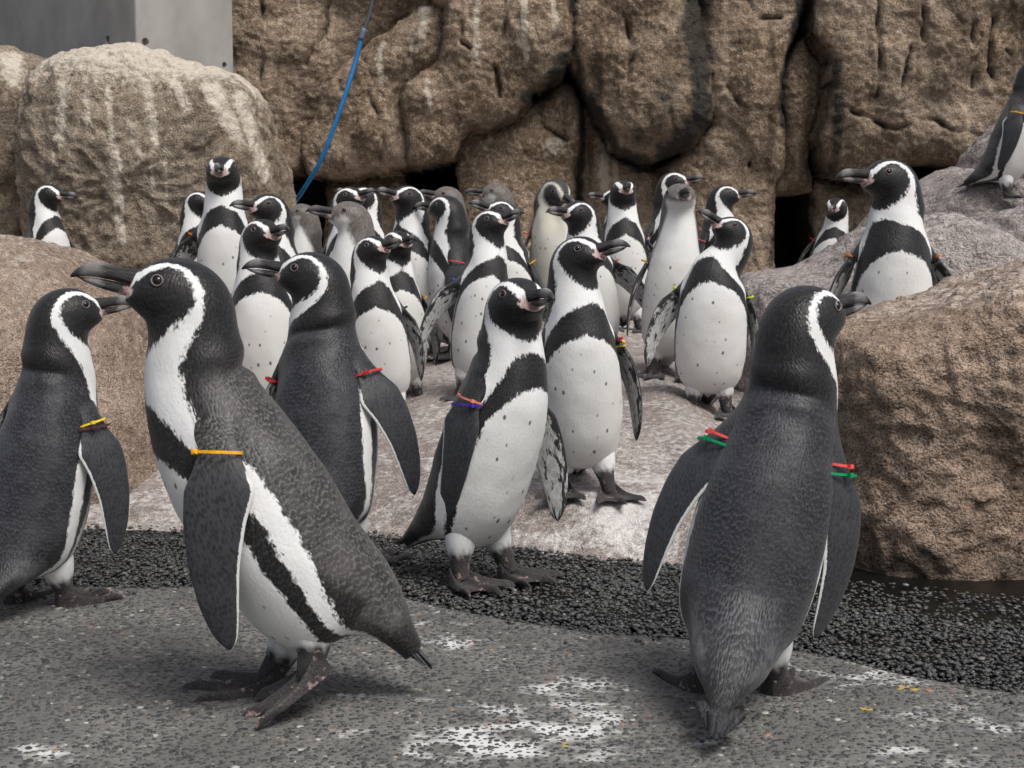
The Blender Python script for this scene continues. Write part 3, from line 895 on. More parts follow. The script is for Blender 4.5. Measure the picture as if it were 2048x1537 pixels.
M_AD = [mat_plumage('adult_plumage_slate'), mat_plumage('adult_plumage_brownish', False, (.014, .013, .0125), (.115, .109, .104)), mat_plumage('adult_plumage_dark', False, (.005, .005, .0056), (.044, .044, .049))]
M_JU = mat_plumage('juvenile_plumage', True, (.045, .041, .038), (.11, .104, .10), (.74, .74, .72))
M_MO = mat_plumage('moulting_plumage', True, (.02, .019, .018), (.08, .076, .07), (.72, .70, .58), ((.018, .018, .019), (.07, .07, .075)))
M_BILL = mat_bill('bill_horn')
M_BILLJ = mat_bill('juvenile_bill_horn', (.02, .019, .019), (.16, .155, .155))
M_EYE = mat_eye('eye_brown', (.012, .006, .005), .06)
M_LID = plain('eye_ring_skin', (.22, .18, .17), .6)
g_ = G('tail_quill'); M_TAIL = g_.out(g_.mix(g_.ss(g_.noise(g_.attr('uvw').outputs['Vector'], 300, 3), .3, .7), (.012, .012, .013), (.06, .06, .063)), .55, .3)
BANDC = {'yellow': (.85, .62, .02), 'amber': (.90, .45, .01), 'orange': (.88, .26, .015), 'red': (.62, .025, .03), 'brown': (.09, .03, .018), 'purple': (.075, .03, .42), 'salmon': (.90, .27, .16),
         'coral': (.85, .10, .09), 'green': (.0, .30, .10), 'lime': (.62, .72, .03), 'blue': (.02, .12, .62), 'black': (.01, .01, .01), 'pink': (.75, .12, .12)}
M_BAND = {k: plain('cable_tie_' + k, v, .38) for k, v in BANDC.items()}

# ------------------------------------------------------------------ the body template (rest pose, faces +x, stands on z = 0)
KV = np.array([(-.138, .013), (-.097, .038), (-.042, .056), (.020, .062), (.060, .112), (.080, .195), (.088, .280), (.085, .345), (.074, .392), (.061, .432), (.053, .460), (.057, .475), (.065, .482), (.073, .487), (.080, .491), (.0855, .495)])
KD = np.array([(-.156, .034), (-.130, .076), (-.110, .126), (-.101, .180), (-.096, .235), (-.090, .282), (-.081, .330), (-.070, .373), (-.061, .410), (-.056, .447), (-.050, .487), (-.035, .526), (-.010, .550), (.023, .559), (.053, .553), (.0765, .535)])
KW = np.array([.018, .041, .062, .081, .089, .090, .085, .076, .066, .0575, .052, .0495, .0475, .043, .034, .0195])
NK = 16
K_HIP = 3.6
# colour pattern, angle from the belly line (degrees) per key position
T1 = np.array([0, 2, 2.6, 3.2, 4, 5, 6, 6.6, 7.05, 7.3, 7.46, 7.52, 7.56, 15]); A1 = np.array([-14, 18, 42, 62, 74, 77, 73, 58, 43, 29, 13, 0, -12, -40])
T2 = np.array([0, 2, 2.6, 3.2, 4, 5, 6, 7, 7.7, 8.1, 8.42, 8.64, 8.78, 8.86, 8.89, 8.93, 9.36, 9.43, 9.50, 9.70, 10, 10.5, 11, 12, 13, 13.5, 14, 14.5, 15]); A2 = np.array([22, 34, 56, 75, 88, 93, 91, 80, 66, 56, 43, 32, 21, 11, 0, -12, -12, 0, 14, 32, 52, 80, 100, 120, 130, 127, 116, 98, 80])
T3 = np.array([0, 2, 2.6, 3.2, 4, 5, 6, 7, 8, 9, 10, 11, 12, 13, 14, 15]); A3 = np.array([30, 54, 76, 94, 107, 111, 108, 98, 86, 82, 97, 118, 133, 143, 143, 140])
TJ = np.array([0, 2, 4, 6, 7, 8, 9, 9.8, 10.6, 11.5, 12.5, 14, 15]); AJ = np.array([70, 84, 92, 90, 84, 74, 66, 58, 52, 70, 76, 40, 20])

def make_template(M, N, KF, NI, NJ):
    """static topology and attributes; rings are posed per bird"""
    t = np.concatenate([np.linspace(0, 9, int(M * .62), endpoint=False), np.linspace(9, 15, M - int(M * .62))])
    v = catmull(KV, t); d = catmull(KD, t); wd = catmull(KW, t)
    ph = np.arange(N) * 2 * math.pi / N
    cen = (v + d) / 2; ax = (d - v); h = np.linalg.norm(ax, axis=1); ax = ax / h[:, None]
    ex = .93
    cph = np.sign(np.cos(ph)) * np.abs(np.cos(ph)) ** ex; sph = np.sign(np.sin(ph)) * np.abs(np.sin(ph)) ** ex
    a = -cph[None] * h[:, None] / 2
    # hood fold: the neck feathers lap over the back
    back = np.clip(-np.cos(ph), 0, 1)[None] ** .6
    fold = (.0045 * np.exp(-((t - 9.1) / .45) ** 2) - .0045 * np.exp(-((t - 8.35) / .20) ** 2) + .003 * np.exp(-((t - 7.8) / .3) ** 2))[:, None] * back
    a = a + fold * (-np.cos(ph))[None]
    y = sph[None] * wd[:, None] + fold * np.sin(ph)[None]
    # cheek fullness is lower, forehead narrower
    loc = np.stack([a * ax[:, 0:1], y, a * ax[:, 1:2]], -1)           # offset from ring centre (x, y, z), rest axes
    deg = np.degrees(np.minimum(ph, 2 * math.pi - ph))[None]
    rr = (wd[:, None] * np.abs(np.cos(ph))[None] + (h / 2)[:, None] * np.abs(np.sin(ph))[None])
    c3 = np.stack([cen[:, 0], 0 * t, cen[:, 1]], -1)
    rest = c3[:, None, :] + loc
    s_len = np.linalg.norm(np.gradient(rest, axis=0), axis=2)          # metres per ring step
    s_arc = np.concatenate([[0], np.cumsum(np.linalg.norm(np.diff(cen, axis=0), axis=1))])
    uvw = np.stack([np.radians(deg) * .075 * np.ones((M, 1)) * np.where(ph < math.pi, 1, -1)[None], s_arc[:, None] * np.ones((1, N)), .0 * np.ones((M, N))], -1)
    uvw[..., 0] = np.radians(deg) * np.clip(rr, .02, .09) * np.where(ph < math.pi, 1, -1)[None]
    def bound(T, A, shift=0, tsh=0):
        av = np.interp(t - tsh * (t < 9.2), T, A) + shift
        # soften the polyline
        for _ in range(2): av = np.convolve(np.pad(av, 2, 'edge'), [.1, .2, .4, .2, .1], 'valid')
        f = deg - av[:, None]
        da = np.gradient(av)[:, None]
        gr = np.sqrt((np.degrees(1) / np.clip(rr, .012, 1)) ** 2 + (da / np.clip(s_len, 1e-4, 1)) ** 2)
        return f / gr                                                  # metres, positive beyond the line
    def pattern(kind, sh, ts=0, ts2=0):
        if kind == 'juvenile':
            return -bound(TJ, AJ, sh)
        b1, b2, b3 = bound(T1, A1, sh, ts + ts2), bound(T2, A2, sh, ts), bound(T3, A3, sh)
        return np.maximum(-b1, np.minimum(b2, -b3))
    tt = t[:, None] * np.ones((1, N))
    dg_ = deg * np.ones((M, 1))
    spot = sstep(3.0, 3.8, tt) * (1 - sstep(6.7, 7.2, tt)) * (1 - sstep(60, 74, dg_))
    head = sstep(7.6, 9.2, tt)
    band_dark = (1 - sstep(96, 106, dg_)) * (tt < 9)
    head = np.maximum(head, band_dark * .9 * (tt > 2.2))
    head = np.maximum(head, .85 * (1 - sstep(.5, 1.7, tt)))
    pink = .75 * sstep(14.55, 15.0, tt) * (1 - .85 * sstep(100, 140, dg_)) + .75 * np.exp(-((tt - 14.55) / .5) ** 2 - ((dg_ - 62) / 22) ** 2)
    rump = (1 - sstep(1.0, 3.2, tt)) * sstep(40, 90, dg_) * (1 - sstep(120, 165, dg_)) * sstep(.4, 1.4, tt) * .7 + .08 * (1 - sstep(0.8, 2.4, tt)) * sstep(.5, 1.2, tt)
    # shoulder openings
    ic = int(np.argmin(np.abs(t - 7.02))); i0 = ic - NI // 2; i1 = i0 + NI
    jc = int(round(101 / 360 * N)); 
    holes = {}
    F = grid_faces(M, N, True)
    keep = np.ones(len(F), bool)
    fi_ = F[:, 0] // N; fj = np.arange(len(F)) % N
    for side, sgn in ((1, 1), (-1, -1)):
        jm = jc if sgn > 0 else N - jc
        j0 = jm - NJ // 2; j1 = j0 + NJ
        cut = (fi_ >= i0) & (fi_ < i1) & (fj >= j0) & (fj < j1)
        keep &= ~cut
        # loop order: top (high ring) going towards the rear, down, towards the front, up
        jr = list(range(j0, j1 + 1))
        if sgn < 0: jr = jr[::-1]                                       # jr runs front -> rear
        loop = [(i1, j) for j in jr] + [(i, jr[-1]) for i in range(i1 - 1, i0 - 1, -1)] + [(i0, j) for j in jr[-2::-1]] + [(i, jr[0]) for i in range(i0 + 1, i1)]
        holes[side] = np.array([i * N + (j % N) for i, j in loop])
    rst = rest.copy()
    ndir = loc.reshape(-1, 3) / (np.linalg.norm(loc.reshape(-1, 3), axis=1, keepdims=True) + 1e-9)
    nmask = np.repeat(sstep(.5, 2, t) * (1 - sstep(10.5, 12, t)), N)
    for hh_ in holes.values(): nmask[hh_] = 0
    return dict(ndir=ndir, nmask=nmask, rst=rst, M=M, N=N, KF=KF, NI=NI, NJ=NJ, t=t, loc=loc, c3=c3, F=F[keep], holes=holes, uvw=uvw, pattern=pattern, spot=spot, head=head, pink=pink, rump=rump, rest=rest, deg=dg_, rings_shoulder=(i0, i1))

TEMPL = {'near': make_template(150, 96, 40, 12, 8), 'far': make_template(84, 60, 26, 8, 6)}

# flipper outline (metres): leading edge, trailing edge, half thickness along its length
FL = .256
FS = np.array([0, .07, .17, .28, .42, .62, .80, .91, .97, 1.0])
FLE = np.array([-.012, -.018, -.030, -.036, -.036, -.030, -.018, -.006, .004, .014])
FTR = np.array([.013, .020, .037, .046, .036, .029, .028, .027, .025, .018])
FTH = np.array([.0070, .0080, .0080, .0072, .0066, .0055, .0042, .0032, .0022, .0010])

def quat(axis, deg_):
    return Quaternion(axis, R(deg_))

def ring_loop_angles(NI, NJ):
    """angle of each loop vertex: 0 = outer/top, 90 = rear/trailing, 180 = inner/bottom, 270 = front/leading"""
    n = 2 * (NI + NJ)
    k = np.arange(n)
    # the top edge is centred on its middle vertex
    return (k - NJ / 2) / n * 2 * math.pi

def foot_mesh(na, nb):
    """webbed foot, x forward, ankle above the origin, sole on z = 0"""
    u = np.linspace(-1, 1, na); r = np.linspace(0, 1, nb)
    U, Rr = np.meshgrid(u, r, indexing='ij')
    toe = sum(np.exp(-((U - c) / .15) ** 2) for c in (-.84, 0, .84))
    claw = sum(np.exp(-((U - c) / .055) ** 2) for c in (-.84, 0, .84))
    L = .059 + .020 * np.clip(toe, 0, 1) + .014 * claw * (1 - .1 * np.abs(U)) + .006 * (1 - U ** 2)
    ang = U * R(36)
    x = -.016 + L * Rr * np.cos(ang) * 1.12; y = L * Rr * np.sin(ang)
    y = y + np.sign(U) * .012 * np.abs(U) * (1 - Rr) ** .5 * sstep(0, .1, Rr)
    hh = .0035 + .0085 * np.clip(toe, 0, 1) * (1 - .35 * Rr) + .020 * np.exp(-(Rr / .26) ** 2)
    hh = hh * np.sqrt(np.clip(1 - Rr ** 8, 0, 1)) * np.sqrt(np.clip(1 - np.abs(U) ** 10, 0, 1))
    knob = .0025 * claw * np.exp(-((Rr - .82) / .06) ** 2)
    top = np.stack([x, y, .001 + hh + knob], -1).reshape(-1, 3)
    bot = np.stack([x, y, .0005 + 0 * x], -1).reshape(-1, 3)
    F1 = grid_faces(na, nb)[:, ::-1]; F2 = grid_faces(na, nb) + na * nb
    V = np.concatenate([top, bot])
    return V, np.concatenate([F1, F2])

def bill_mesh(n, seg):
    s = np.linspace(0, 1, n)
    out = []
    Lb = .074
    zt = np.interp(s, [0, .25, .5, .7, .85, .95, 1], [.0185, .0152, .0140, .0132, .0076, -.001, -.008])
    zb = np.interp(s, [0, .12, .4, .7, .88, 1], [-.0065, -.0045, -.003, -.0045, -.0085, -.0125])
    wd = np.interp(s, [0, .3, .6, .85, 1], [.0150, .0105, .0082, .0060, .0020])
    zt2 = np.interp(s, [0, .12, .4, .7, .9, 1], [-.0068, -.0048, -.0034, -.0052, -.0080, -.0090])
    zb2 = np.interp(s, [0, .3, .6, .85, 1], [-.0180, -.0168, -.0160, -.0135, -.0097])
    wd2 = np.interp(s, [0, .3, .6, .85, 1], [.0140, .0100, .0074, .0048, .0015])
    Vs, Fs, A = [], [], []
    for (zu, zl, ww, L, low) in ((zt, zb, wd, Lb, 0), (zt2, zb2, wd2, Lb * .90, 1)):
        base = sum(len(v) for v in Vs)
        ph = np.arange(seg) * 2 * math.pi / seg
        c = (zu + zl) / 2; hgt = (zu - zl) / 2
        x = -.010 + (s * (L + .010))
        z = c[:, None] + hgt[:, None] * np.sin(ph)[None]
        y = ww[:, None] * np.sign(np.cos(ph))[None] * np.abs(np.cos(ph))[None] ** .8
        V = np.stack([x[:, None] * np.ones((1, seg)), y, z], -1).reshape(-1, 3)
        Vs.append(V)
        f = grid_faces(n, seg, True, base)
        Fs += f.tolist() + [list(range(base + seg - 1, base - 1, -1)), list(range(base + (n - 1) * seg, base + n * seg))]
        pk = (1 - sstep(.12, .62, s)) * (1.0 if low else .0) + (0 if low else (1 - sstep(.0, .12, s)) * .6)
        lowz = np.clip(-np.sin(ph), 0, 1)
        A.append(np.stack([s[:, None] * np.ones((1, seg)), pk[:, None] * (.6 + .4 * lowz[None]), (zu - zl)[:, None] * np.sin(ph)[None] * 40], -1).reshape(-1, 3))
    return np.concatenate(Vs), Fs, np.concatenate(A)
BILL = bill_mesh(18, 16)
FOOT = {'near': foot_mesh(43, 15), 'far': foot_mesh(31, 9)}
_bm_s = []
def sphere(nu, nv):
    V = [(0, 0, 1)]
    for i in range(1, nv):
        a = math.pi * i / nv
        V += [(math.sin(a) * math.cos(2 * math.pi * j / nu), math.sin(a) * math.sin(2 * math.pi * j / nu), math.cos(a)) for j in range(nu)]
    V.append((0, 0, -1))
    F = [(0, 1 + j, 1 + (j + 1) % nu) for j in range(nu)]
    for i in range(nv - 2):
        o = 1 + i * nu
        F += [(o + j, o + nu + j, o + nu + (j + 1) % nu, o + (j + 1) % nu) for j in range(nu)]
    o = 1 + (nv - 2) * nu
    F += [(o + j, len(V) - 1, o + (j + 1) % nu) for j in range(nu)]
    return np.array(V), F
EYE_V, EYE_F = sphere(16, 10)
def lid_mesh(n=24, m=6):
    V = []
    for i in range(n):
        a = 2 * math.pi * i / n
        for k in range(m):
            b = 2 * math.pi * k / m
            r = .0068 + .0010 * math.cos(b)
            V.append((r * math.cos(a), r * math.sin(a) * .92, .0015 * math.sin(b)))
    F = [(i * m + k, ((i + 1) % n) * m + k, ((i + 1) % n) * m + (k + 1) % m, i * m + (k + 1) % m) for i in range(n) for k in range(m)]
    return np.array(V), F
LID_V, LID_F = lid_mesh()
EYE_ME = bpy.data.meshes.new('eye'); EYE_ME.from_pydata((EYE_V * .0064).tolist(), [], EYE_F); fill(EYE_ME, M_EYE)
LID_ME = bpy.data.meshes.new('eye_ring'); LID_ME.from_pydata(LID_V.tolist(), [], LID_F); fill(LID_ME, M_LID)
BILL_ME = {}
for nm_, m_ in (('adult', M_BILL), ('juvenile', M_BILLJ)):
    me_ = bpy.data.meshes.new('bill'); me_.from_pydata(BILL[0].tolist(), [], BILL[1]); fill(me_, m_, True, {'uvw': BILL[2]}); BILL_ME[nm_] = me_

def np_rot(q):
    return np.array(q.to_matrix())

class Pose:
    """posed skeleton of one bird in its own frame (faces +x)"""
    def __init__(s, T, sp, tilt, ntilt):
        yaw = sp['yaw']
        s.T = T
        a = R(yaw - 90)                                                # heading angle of local +x in the world
        view = Vector((math.sin(a), math.cos(a), 0))                   # world +Y seen from the bird's frame
        lean = sp.get('lean', 4)
        qt = Quaternion(view, R(tilt)) @ quat((0, 1, 0), lean)
        hy, hp, hr = sp['head']
        rel = (hy - yaw + 180) % 360 - 180
        if 'turn' in sp: rel = sp['turn']
        qh = quat((0, 0, 1), rel) @ quat((0, 1, 0), -hp) @ quat((1, 0, 0), hr)
        qn = quat((0, 0, 1), rel * .55) @ quat((0, 1, 0), sp.get('neck', 0))
        qn = Quaternion(view, R(ntilt)) @ qn
        for q in (qn, qh):
            if q.dot(qt) < 0: q.negate()
        t = T['t']
        wq = sstep(6.9, 10.9, t)
        Q = np.array([[*qt]]) * ((1 - wq) ** 2)[:, None] + np.array([[*qn]]) * (2 * wq * (1 - wq))[:, None] + np.array([[*qh]]) * (wq ** 2)[:, None]
        # the tail can be cocked
        tq = qt @ quat((0, 1, 0), sp.get('tail', 0))
        wt = (1 - sstep(.8, 3.2, t))[:, None]
        Q = Q * (1 - wt) + np.array([[*tq]]) * wt
        Q /= np.linalg.norm(Q, axis=1, keepdims=True)
        w_, x_, y_, z_ = Q.T
        s.Rm = np.stack([np.stack([1 - 2 * (y_ * y_ + z_ * z_), 2 * (x_ * y_ - w_ * z_), 2 * (x_ * z_ + w_ * y_)], -1),
                         np.stack([2 * (x_ * y_ + w_ * z_), 1 - 2 * (x_ * x_ + z_ * z_), 2 * (y_ * z_ - w_ * x_)], -1),
                         np.stack([2 * (x_ * z_ - w_ * y_), 2 * (y_ * z_ + w_ * x_), 1 - 2 * (x_ * x_ + y_ * y_)], -1)], 1)
        k0 = int(np.argmin(np.abs(t - K_HIP)))
        c3 = T['c3']
        st = 1 + (sp.get('stretch', 1.0) - 1) * (sstep(7.2, 8.2, t) * (1 - sstep(10.0, 10.8, t)))
        pos = np.zeros_like(c3)
        pivot = np.array([.0, 0, .12])
        pos[k0] = pivot + np_rot(qt) @ (c3[k0] - pivot)
        for k in range(k0 + 1, len(t)):
            pos[k] = pos[k - 1] + ((s.Rm[k] + s.Rm[k - 1]) / 2) @ ((c3[k] - c3[k - 1]) * st[k])
        tl = 1 + (sp.get('tlen', 1.0) - 1) * (1 - sstep(1.6, 2.8, t))
        for k in range(k0 - 1, -1, -1):
            pos[k] = pos[k + 1] + ((s.Rm[k] + s.Rm[k + 1]) / 2) @ ((c3[k] - c3[k + 1]) * tl[k])
        s.pos = pos; s.qt = qt; s.qh = qh; s.pivot = pivot; s.Rt = np_rot(qt); s.Rh = np_rot(qh)
    def head_pt(s, p):
        """a rest-pose head point in the posed frame"""
        return s.pos[-1] + s.Rh @ (np.asarray(p) - s.T['c3'][-1])
    def torso_pt(s, p):
        return s.pivot + s.Rt @ (np.asarray(p) - s.pivot)

CROWN = np.array([.012, 0, .560])

def build_penguin(sp, idx):
    lod = sp.get('lod', 'far')
    T = TEMPL[lod]
    kind = sp.get('kind', 'adult')
    rng = np.random.default_rng(100 + idx)
    yaw = sp['yaw']
    a = R(yaw - 90)
    Rz = np.array([[math.cos(a), -math.sin(a), 0], [math.sin(a), math.cos(a), 0], [0, 0, 1]])
    cx, cy = sp['crown']
    # where it stands
    if 'foot' in sp:
        base = on_terrain(*sp['foot'])
        if sp.get('z') is not None: base = at(*sp['foot'], sp['Y'])
    else:
        if 'dx' not in sp: sp['dx'] = rng.uniform(-14, 14)
        p = at(cx + sp['dx'], cy, sp['Y'])
        base = np.array([p[0], sp['Y'], terrain(p[0], sp['Y'])])
        if 'zoff' in sp: base[2] += sp['zoff']
    if 'stretch' not in sp: sp['stretch'] = rng.uniform(.94, 1.10)
    if 'lean' not in sp: sp['lean'] = rng.uniform(-2, 7)
    # solve scale and sideways tilt so that the crown sits where the photograph has it
    sc, var = 1.0, 0.0
    fixed = sp.get('tilt')
    for it in range(14):
        pose = Pose(T, sp, fixed if fixed is not None else var, var if fixed is not None else var * .4)
        cr = base + sc * (Rz @ pose.head_pt(CROWN + np.array([0, 0, 0])))
        pr = project(cr)
        sc_new = sc * (project(base)[1] - cy) / (project(base)[1] - pr[1])
        sc = min(max(sc_new, .75), 1.3)
        var += (cx - pr[0]) / (FPX / base[1]) / (sc * (.42 if fixed is None else .13)) * 57 * .7
        var = max(-75, min(75, var))
    pose = Pose(T, sp, fixed if fixed is not None else var, var if fixed is not None else var * .4)
    sp['_info'] = (round(sc, 3), round(var, 1), base.round(2).tolist())
    M, N = T['M'], T['N']
    taper = 1 - (.72 * (1 - sstep(0, 1.5, T['t'])) if sp.get('tlen', 1) > 1.2 else 0 * T['t'])
    wf = sp.get('wide', rng.uniform(.94, 1.05))
    V = (pose.pos[:, None, :] + np.einsum('kij,knj->kni', pose.Rm, T['loc'] * taper[:, None, None] * (1 + (np.array([1, wf, 1]) - 1) * (1 - sstep(7.5, 9.5, T['t']))[:, None, None]))).reshape(-1, 3)
    sdv = T['pattern'](kind, rng.uniform(-4, 4), rng.uniform(-.22, .1), rng.uniform(-.25, .15)).ravel()
    if kind == 'moult':
        hm = sstep(9.2, 9.8, np.repeat(T['t'], N))
        sdv = hm * T['pattern']('adult', 0).ravel() + (1 - hm) * T['pattern']('juvenile', 8).ravel()
    uvw = T['uvw'].reshape(-1, 3).copy()
    z = np.zeros(M * N)
    Vs = [V]; Fs = [T['F']]
    at_ = dict(rst=[T['rst'].reshape(-1, 3)], sd=[sdv], uvw=[uvw], reg=[np.stack([z, z, z, z + 1], -1)], aux=[np.stack([T['spot'].ravel(), T['head'].ravel(), T['pink'].ravel(), z + 1], -1)], rump=[T['rump'].ravel()], edge=[z], inner=[z])
    if kind != 'adult':
        at_['aux'][0][:, 1] = sstep(8.0, 10.2, np.repeat(T['t'], N)) * 1.0
        at_['aux'][0][:, 2] *= .55
        at_['rump'][0] = at_['rump'][0] * .4
    tris = []
    # caps
    nv = M * N
    Vs.append(np.array([V[:N].mean(0), V[-N:].mean(0)]))
    tris += [(nv, (j + 1) % N, j) for j in range(N)]
    tris += [(nv + 1, (M - 1) * N + j, (M - 1) * N + (j + 1) % N) for j in range(N)]
    def addattr(n, sd=0, uv=None, rst=None, reg=(0, 0, 0), aux=(0, 0, 0), rump=0, edge=0, inner=0):
        ones = np.ones(n)
        at_['sd'].append(ones * sd); at_['uvw'].append(uv if uv is not None else np.zeros((n, 3))); at_['rst'].append(rst if rst is not None else np.zeros((n, 3)))
        at_['reg'].append(np.stack([ones * reg[0], ones * reg[1], ones * reg[2], ones], -1))
        at_['aux'].append(np.stack([ones * aux[0], ones * aux[1], ones * aux[2], ones], -1))
        at_['rump'].append(ones * rump); at_['edge'].append(ones * edge); at_['inner'].append(ones * inner)
    addattr(2, -.02)
    at_['uvw'][-1][:] = [uvw[0], uvw[-1]]
    nv += 2
    # flippers
    band_rings = {}
    KF = T['KF']; ang = ring_loop_angles(T['NI'], T['NJ']); nl = len(ang)
    for side, key in ((1, 'L'), (-1, 'R')):
        ab, sw, tw = sp.get('flip' + key, (14, -2, 12))
        hole = T['holes'][side]
        root = V[hole].mean(0)
        # frame: down the flipper, towards the trailing edge, outward
        q = pose.qt @ quat((1, 0, 0), side * ab) @ quat((0, 1, 0), -sw) @ quat((0, 0, 1), side * tw)
        Rf = np_rot(q)
        dn, tr, ou = Rf @ np.array([0, 0, -1]), Rf @ np.array([-1, 0, 0]), Rf @ np.array([0, side, 0])
        ou0 = pose.Rt @ np.array([0, side, 0])
        s_ = np.linspace(0, 1, KF)
        le = np.interp(s_, FS, FLE); te = np.interp(s_, FS, FTR); th = np.interp(s_, FS, FTH)
        for arr in (le, te, th):
            sm = np.convolve(np.pad(arr, 1, 'edge'), [.25, .5, .25], 'valid'); arr[1:-1] = sm[1:-1]
        org = root + ou0 * .003 + dn * .002
        rings = []
        curl = sp.get('curl', .018)
        for k in range(KF):
            c = org + dn * (s_[k] * FL) + ou * (.012 * math.sin(s_[k] * math.pi) - curl * s_[k] ** 2)
            chord = .5 * (te[k] - le[k]); mid = .5 * (te[k] + le[k])
            rings.append(c + np.outer(mid + chord * np.sin(ang), tr) + np.outer(th[k] * np.sign(np.cos(ang)) * np.abs(np.cos(ang)) ** .8 * (1 - .25 * np.sin(ang)), ou))
        rings = np.array(rings)
        hb = V[hole]
        nb = max(4, int(KF * .15))
        blend = [(1 - sstep(0, nb, k + 1)) for k in range(KF)]
        for k in range(nb):
            b = blend[k]
            rings[k] = rings[k] * (1 - b) + (hb + ou0 * (.003 * (k + 1) / nb) + dn * .004 * k) * b
        Fl = rings.reshape(-1, 3)
        tip = rings[-1].mean(0)
        o0 = nv
        Vs.append(np.concatenate([Fl, tip[None]]))
        idx0 = np.array(hole)
        nxt = np.roll(np.arange(nl), -1)
        quads = [np.stack([idx0, idx0[nxt], o0 + nxt, o0 + np.arange(nl)], -1)]
        fg = grid_faces(KF, nl, True, o0)
        quads.append(fg)
        qd = np.concatenate(quads)
        if side < 0: qd = qd[:, ::-1]
        Fs.append(qd[:, ::-1])
        ti = o0 + KF * nl
        tr_ = [(o0 + (KF - 1) * nl + j, o0 + (KF - 1) * nl + (j + 1) % nl, ti) for j in range(nl)]
        tris += tr_ if side < 0 else [f[::-1] for f in tr_]
        n_ = KF * nl + 1
        S = np.append(np.repeat(s_, nl), 1.0); An = np.append(np.tile(ang, KF), 0)
        ch = np.sin(An)
        fadein = sstep(.09, .24, S)
        inner = (np.cos(An) < -.08).astype(float)
        uv = np.stack([(ch * .035), S * FL, np.full(n_, 5.0 + 3 * side) + inner * 1.5], -1)
        addattr(n_, uv=uv, rst=pose.pivot + (Vs[-1] - pose.pivot) @ pose.Rt)
        base_dark = -.02
        sdf = np.full(n_, base_dark)
        # the armpit side starts white
        at_['sd'][-1] = np.where((inner > 0) & (S > .12), .01, base_dark)
        at_['reg'][-1][:, 0] = fadein * (1 - inner); at_['reg'][-1][:, 1] = sstep(.07, .15, S) * inner
        at_['edge'][-1] = (sstep(.78, 1.0, ch) * .95 * sstep(.12, .25, S) + sstep(.9, 1.0, -ch) * .35) * (1 - inner)
        at_['inner'][-1] = np.clip(.35 * sstep(.25, .9, -ch) + .30 * (1 - sstep(.12, .4, S)) + .35 * sstep(.82, 1, S) + .26, 0, 1)
        nv += n_
        band_rings[key] = (rings, s_, ou, tr, dn); band_rings[key + 'o'] = org
    nleg0 = nv
    # legs and feet
    fv, ff = FOOT[lod]
    for side, key in ((1, 'L'), (-1, 'R')):
        fx, fy, fyaw, fpitch, fz = sp.get('foot' + key, (.012, .050, 14, 0, 0))
        fyaw = fyaw * side
        Rfo = np_rot(quat((0, 0, 1), fyaw) @ quat((0, 1, 0), fpitch))
        toe = np.array([.085, 0, 0])
        fo = np.array([fx, side * abs(fy), fz])
        Rflat = np_rot(quat((0, 0, 1), fyaw))
        shift = fo + Rflat @ toe - Rfo @ toe
        P = (fv * np.array([1.22, 1.2, 1.05])) @ Rfo.T + shift
        ankle = Rfo @ np.array([.004, 0, .016]) + shift
        Vs.append(P)
        Fs.append(ff + nv)
        addattr(len(P), uv=fv * 1.0 + np.array([0, 0, 30 + side]), rst=fv * 1.6 + 3 * side, reg=(0, 0, 1))
        nv += len(P)
        hip = pose.torso_pt([-.012, side * .032, .140])
        seg = 24 if lod == 'near' else 16
        nr_ = 18 if lod == 'near' else 12
        back_ = Rflat @ np.array([-1, 0, 0])
        mid = .5 * hip + .5 * ankle + back_ * .006
        pts = catmull(np.array([hip, .55 * hip + .45 * ankle + back_ * .004, .22 * hip + .78 * ankle + back_ * .006, ankle, ankle + (Rfo @ np.array([.006, 0, -.010]))]), np.linspace(0, 4, nr_))
        rad = np.interp(np.linspace(0, 4, nr_), [0, .9, 1.5, 2.0, 3.0, 4.0], [.027, .031, .0265, .0190, .0140, .013])
        tv, tf = tube(pts, rad, seg)
        Vs.append(tv)
        Fs.append(np.array(tf[:-2])[:, ::-1] + nv)
        rel = np.repeat(np.linspace(0, 4, nr_), seg)
        bare = sstep(1.62, 1.92, rel + .1 * np.sin(np.tile(np.arange(seg), nr_) * 1.7))
        addattr(len(tv), sd=.02, rst=tv * 1.3, uv=np.stack([np.tile(np.cos(np.arange(seg) / seg * 2 * math.pi) * .02, nr_), rel * .03, np.full(len(tv), 20.0 + side)], -1))
        at_['reg'][-1][:, 2] = bare
        nv += len(tv)
    V = np.concatenate(Vs)
    # relax the shoulders so that the flippers grow out of the coat
    msk = np.zeros(len(V))
    ii, jj = np.divmod(np.arange(M * N), N)
    for side in (1, -1):
        hc = V[T['holes'][side]].mean(0)
        msk = np.maximum(msk, 1 - sstep(.045, .085, np.linalg.norm(V - hc, axis=1)))
    msk[nleg0:] = 0
    qd_ = np.concatenate([f for f in Fs if f.shape[1] == 4])
    qd_ = qd_[(msk[qd_] > 0).any(1)]
    ed = np.concatenate([qd_[:, [0, 1]], qd_[:, [1, 2]], qd_[:, [2, 3]], qd_[:, [3, 0]]])
    cnt = np.zeros(len(V)); np.add.at(cnt, ed[:, 0], 1); np.add.at(cnt, ed[:, 1], 1)
    use = cnt > 0
    for _ in range(40):
        acc = np.zeros_like(V)
        np.add.at(acc, ed[:, 0], V[ed[:, 1]]); np.add.at(acc, ed[:, 1], V[ed[:, 0]])
        V[use] += (.7 * msk[use])[:, None] * (acc[use] / cnt[use][:, None] - V[use])
    V[:M * N] += (T['ndir'] * (.0022 * fbm(T['rst'].reshape(-1, 3), 17, 2, 400 + idx))[:, None] * T['nmask'][:, None]) @ np.eye(3)
    root = link('penguin', None)
    root.location = base
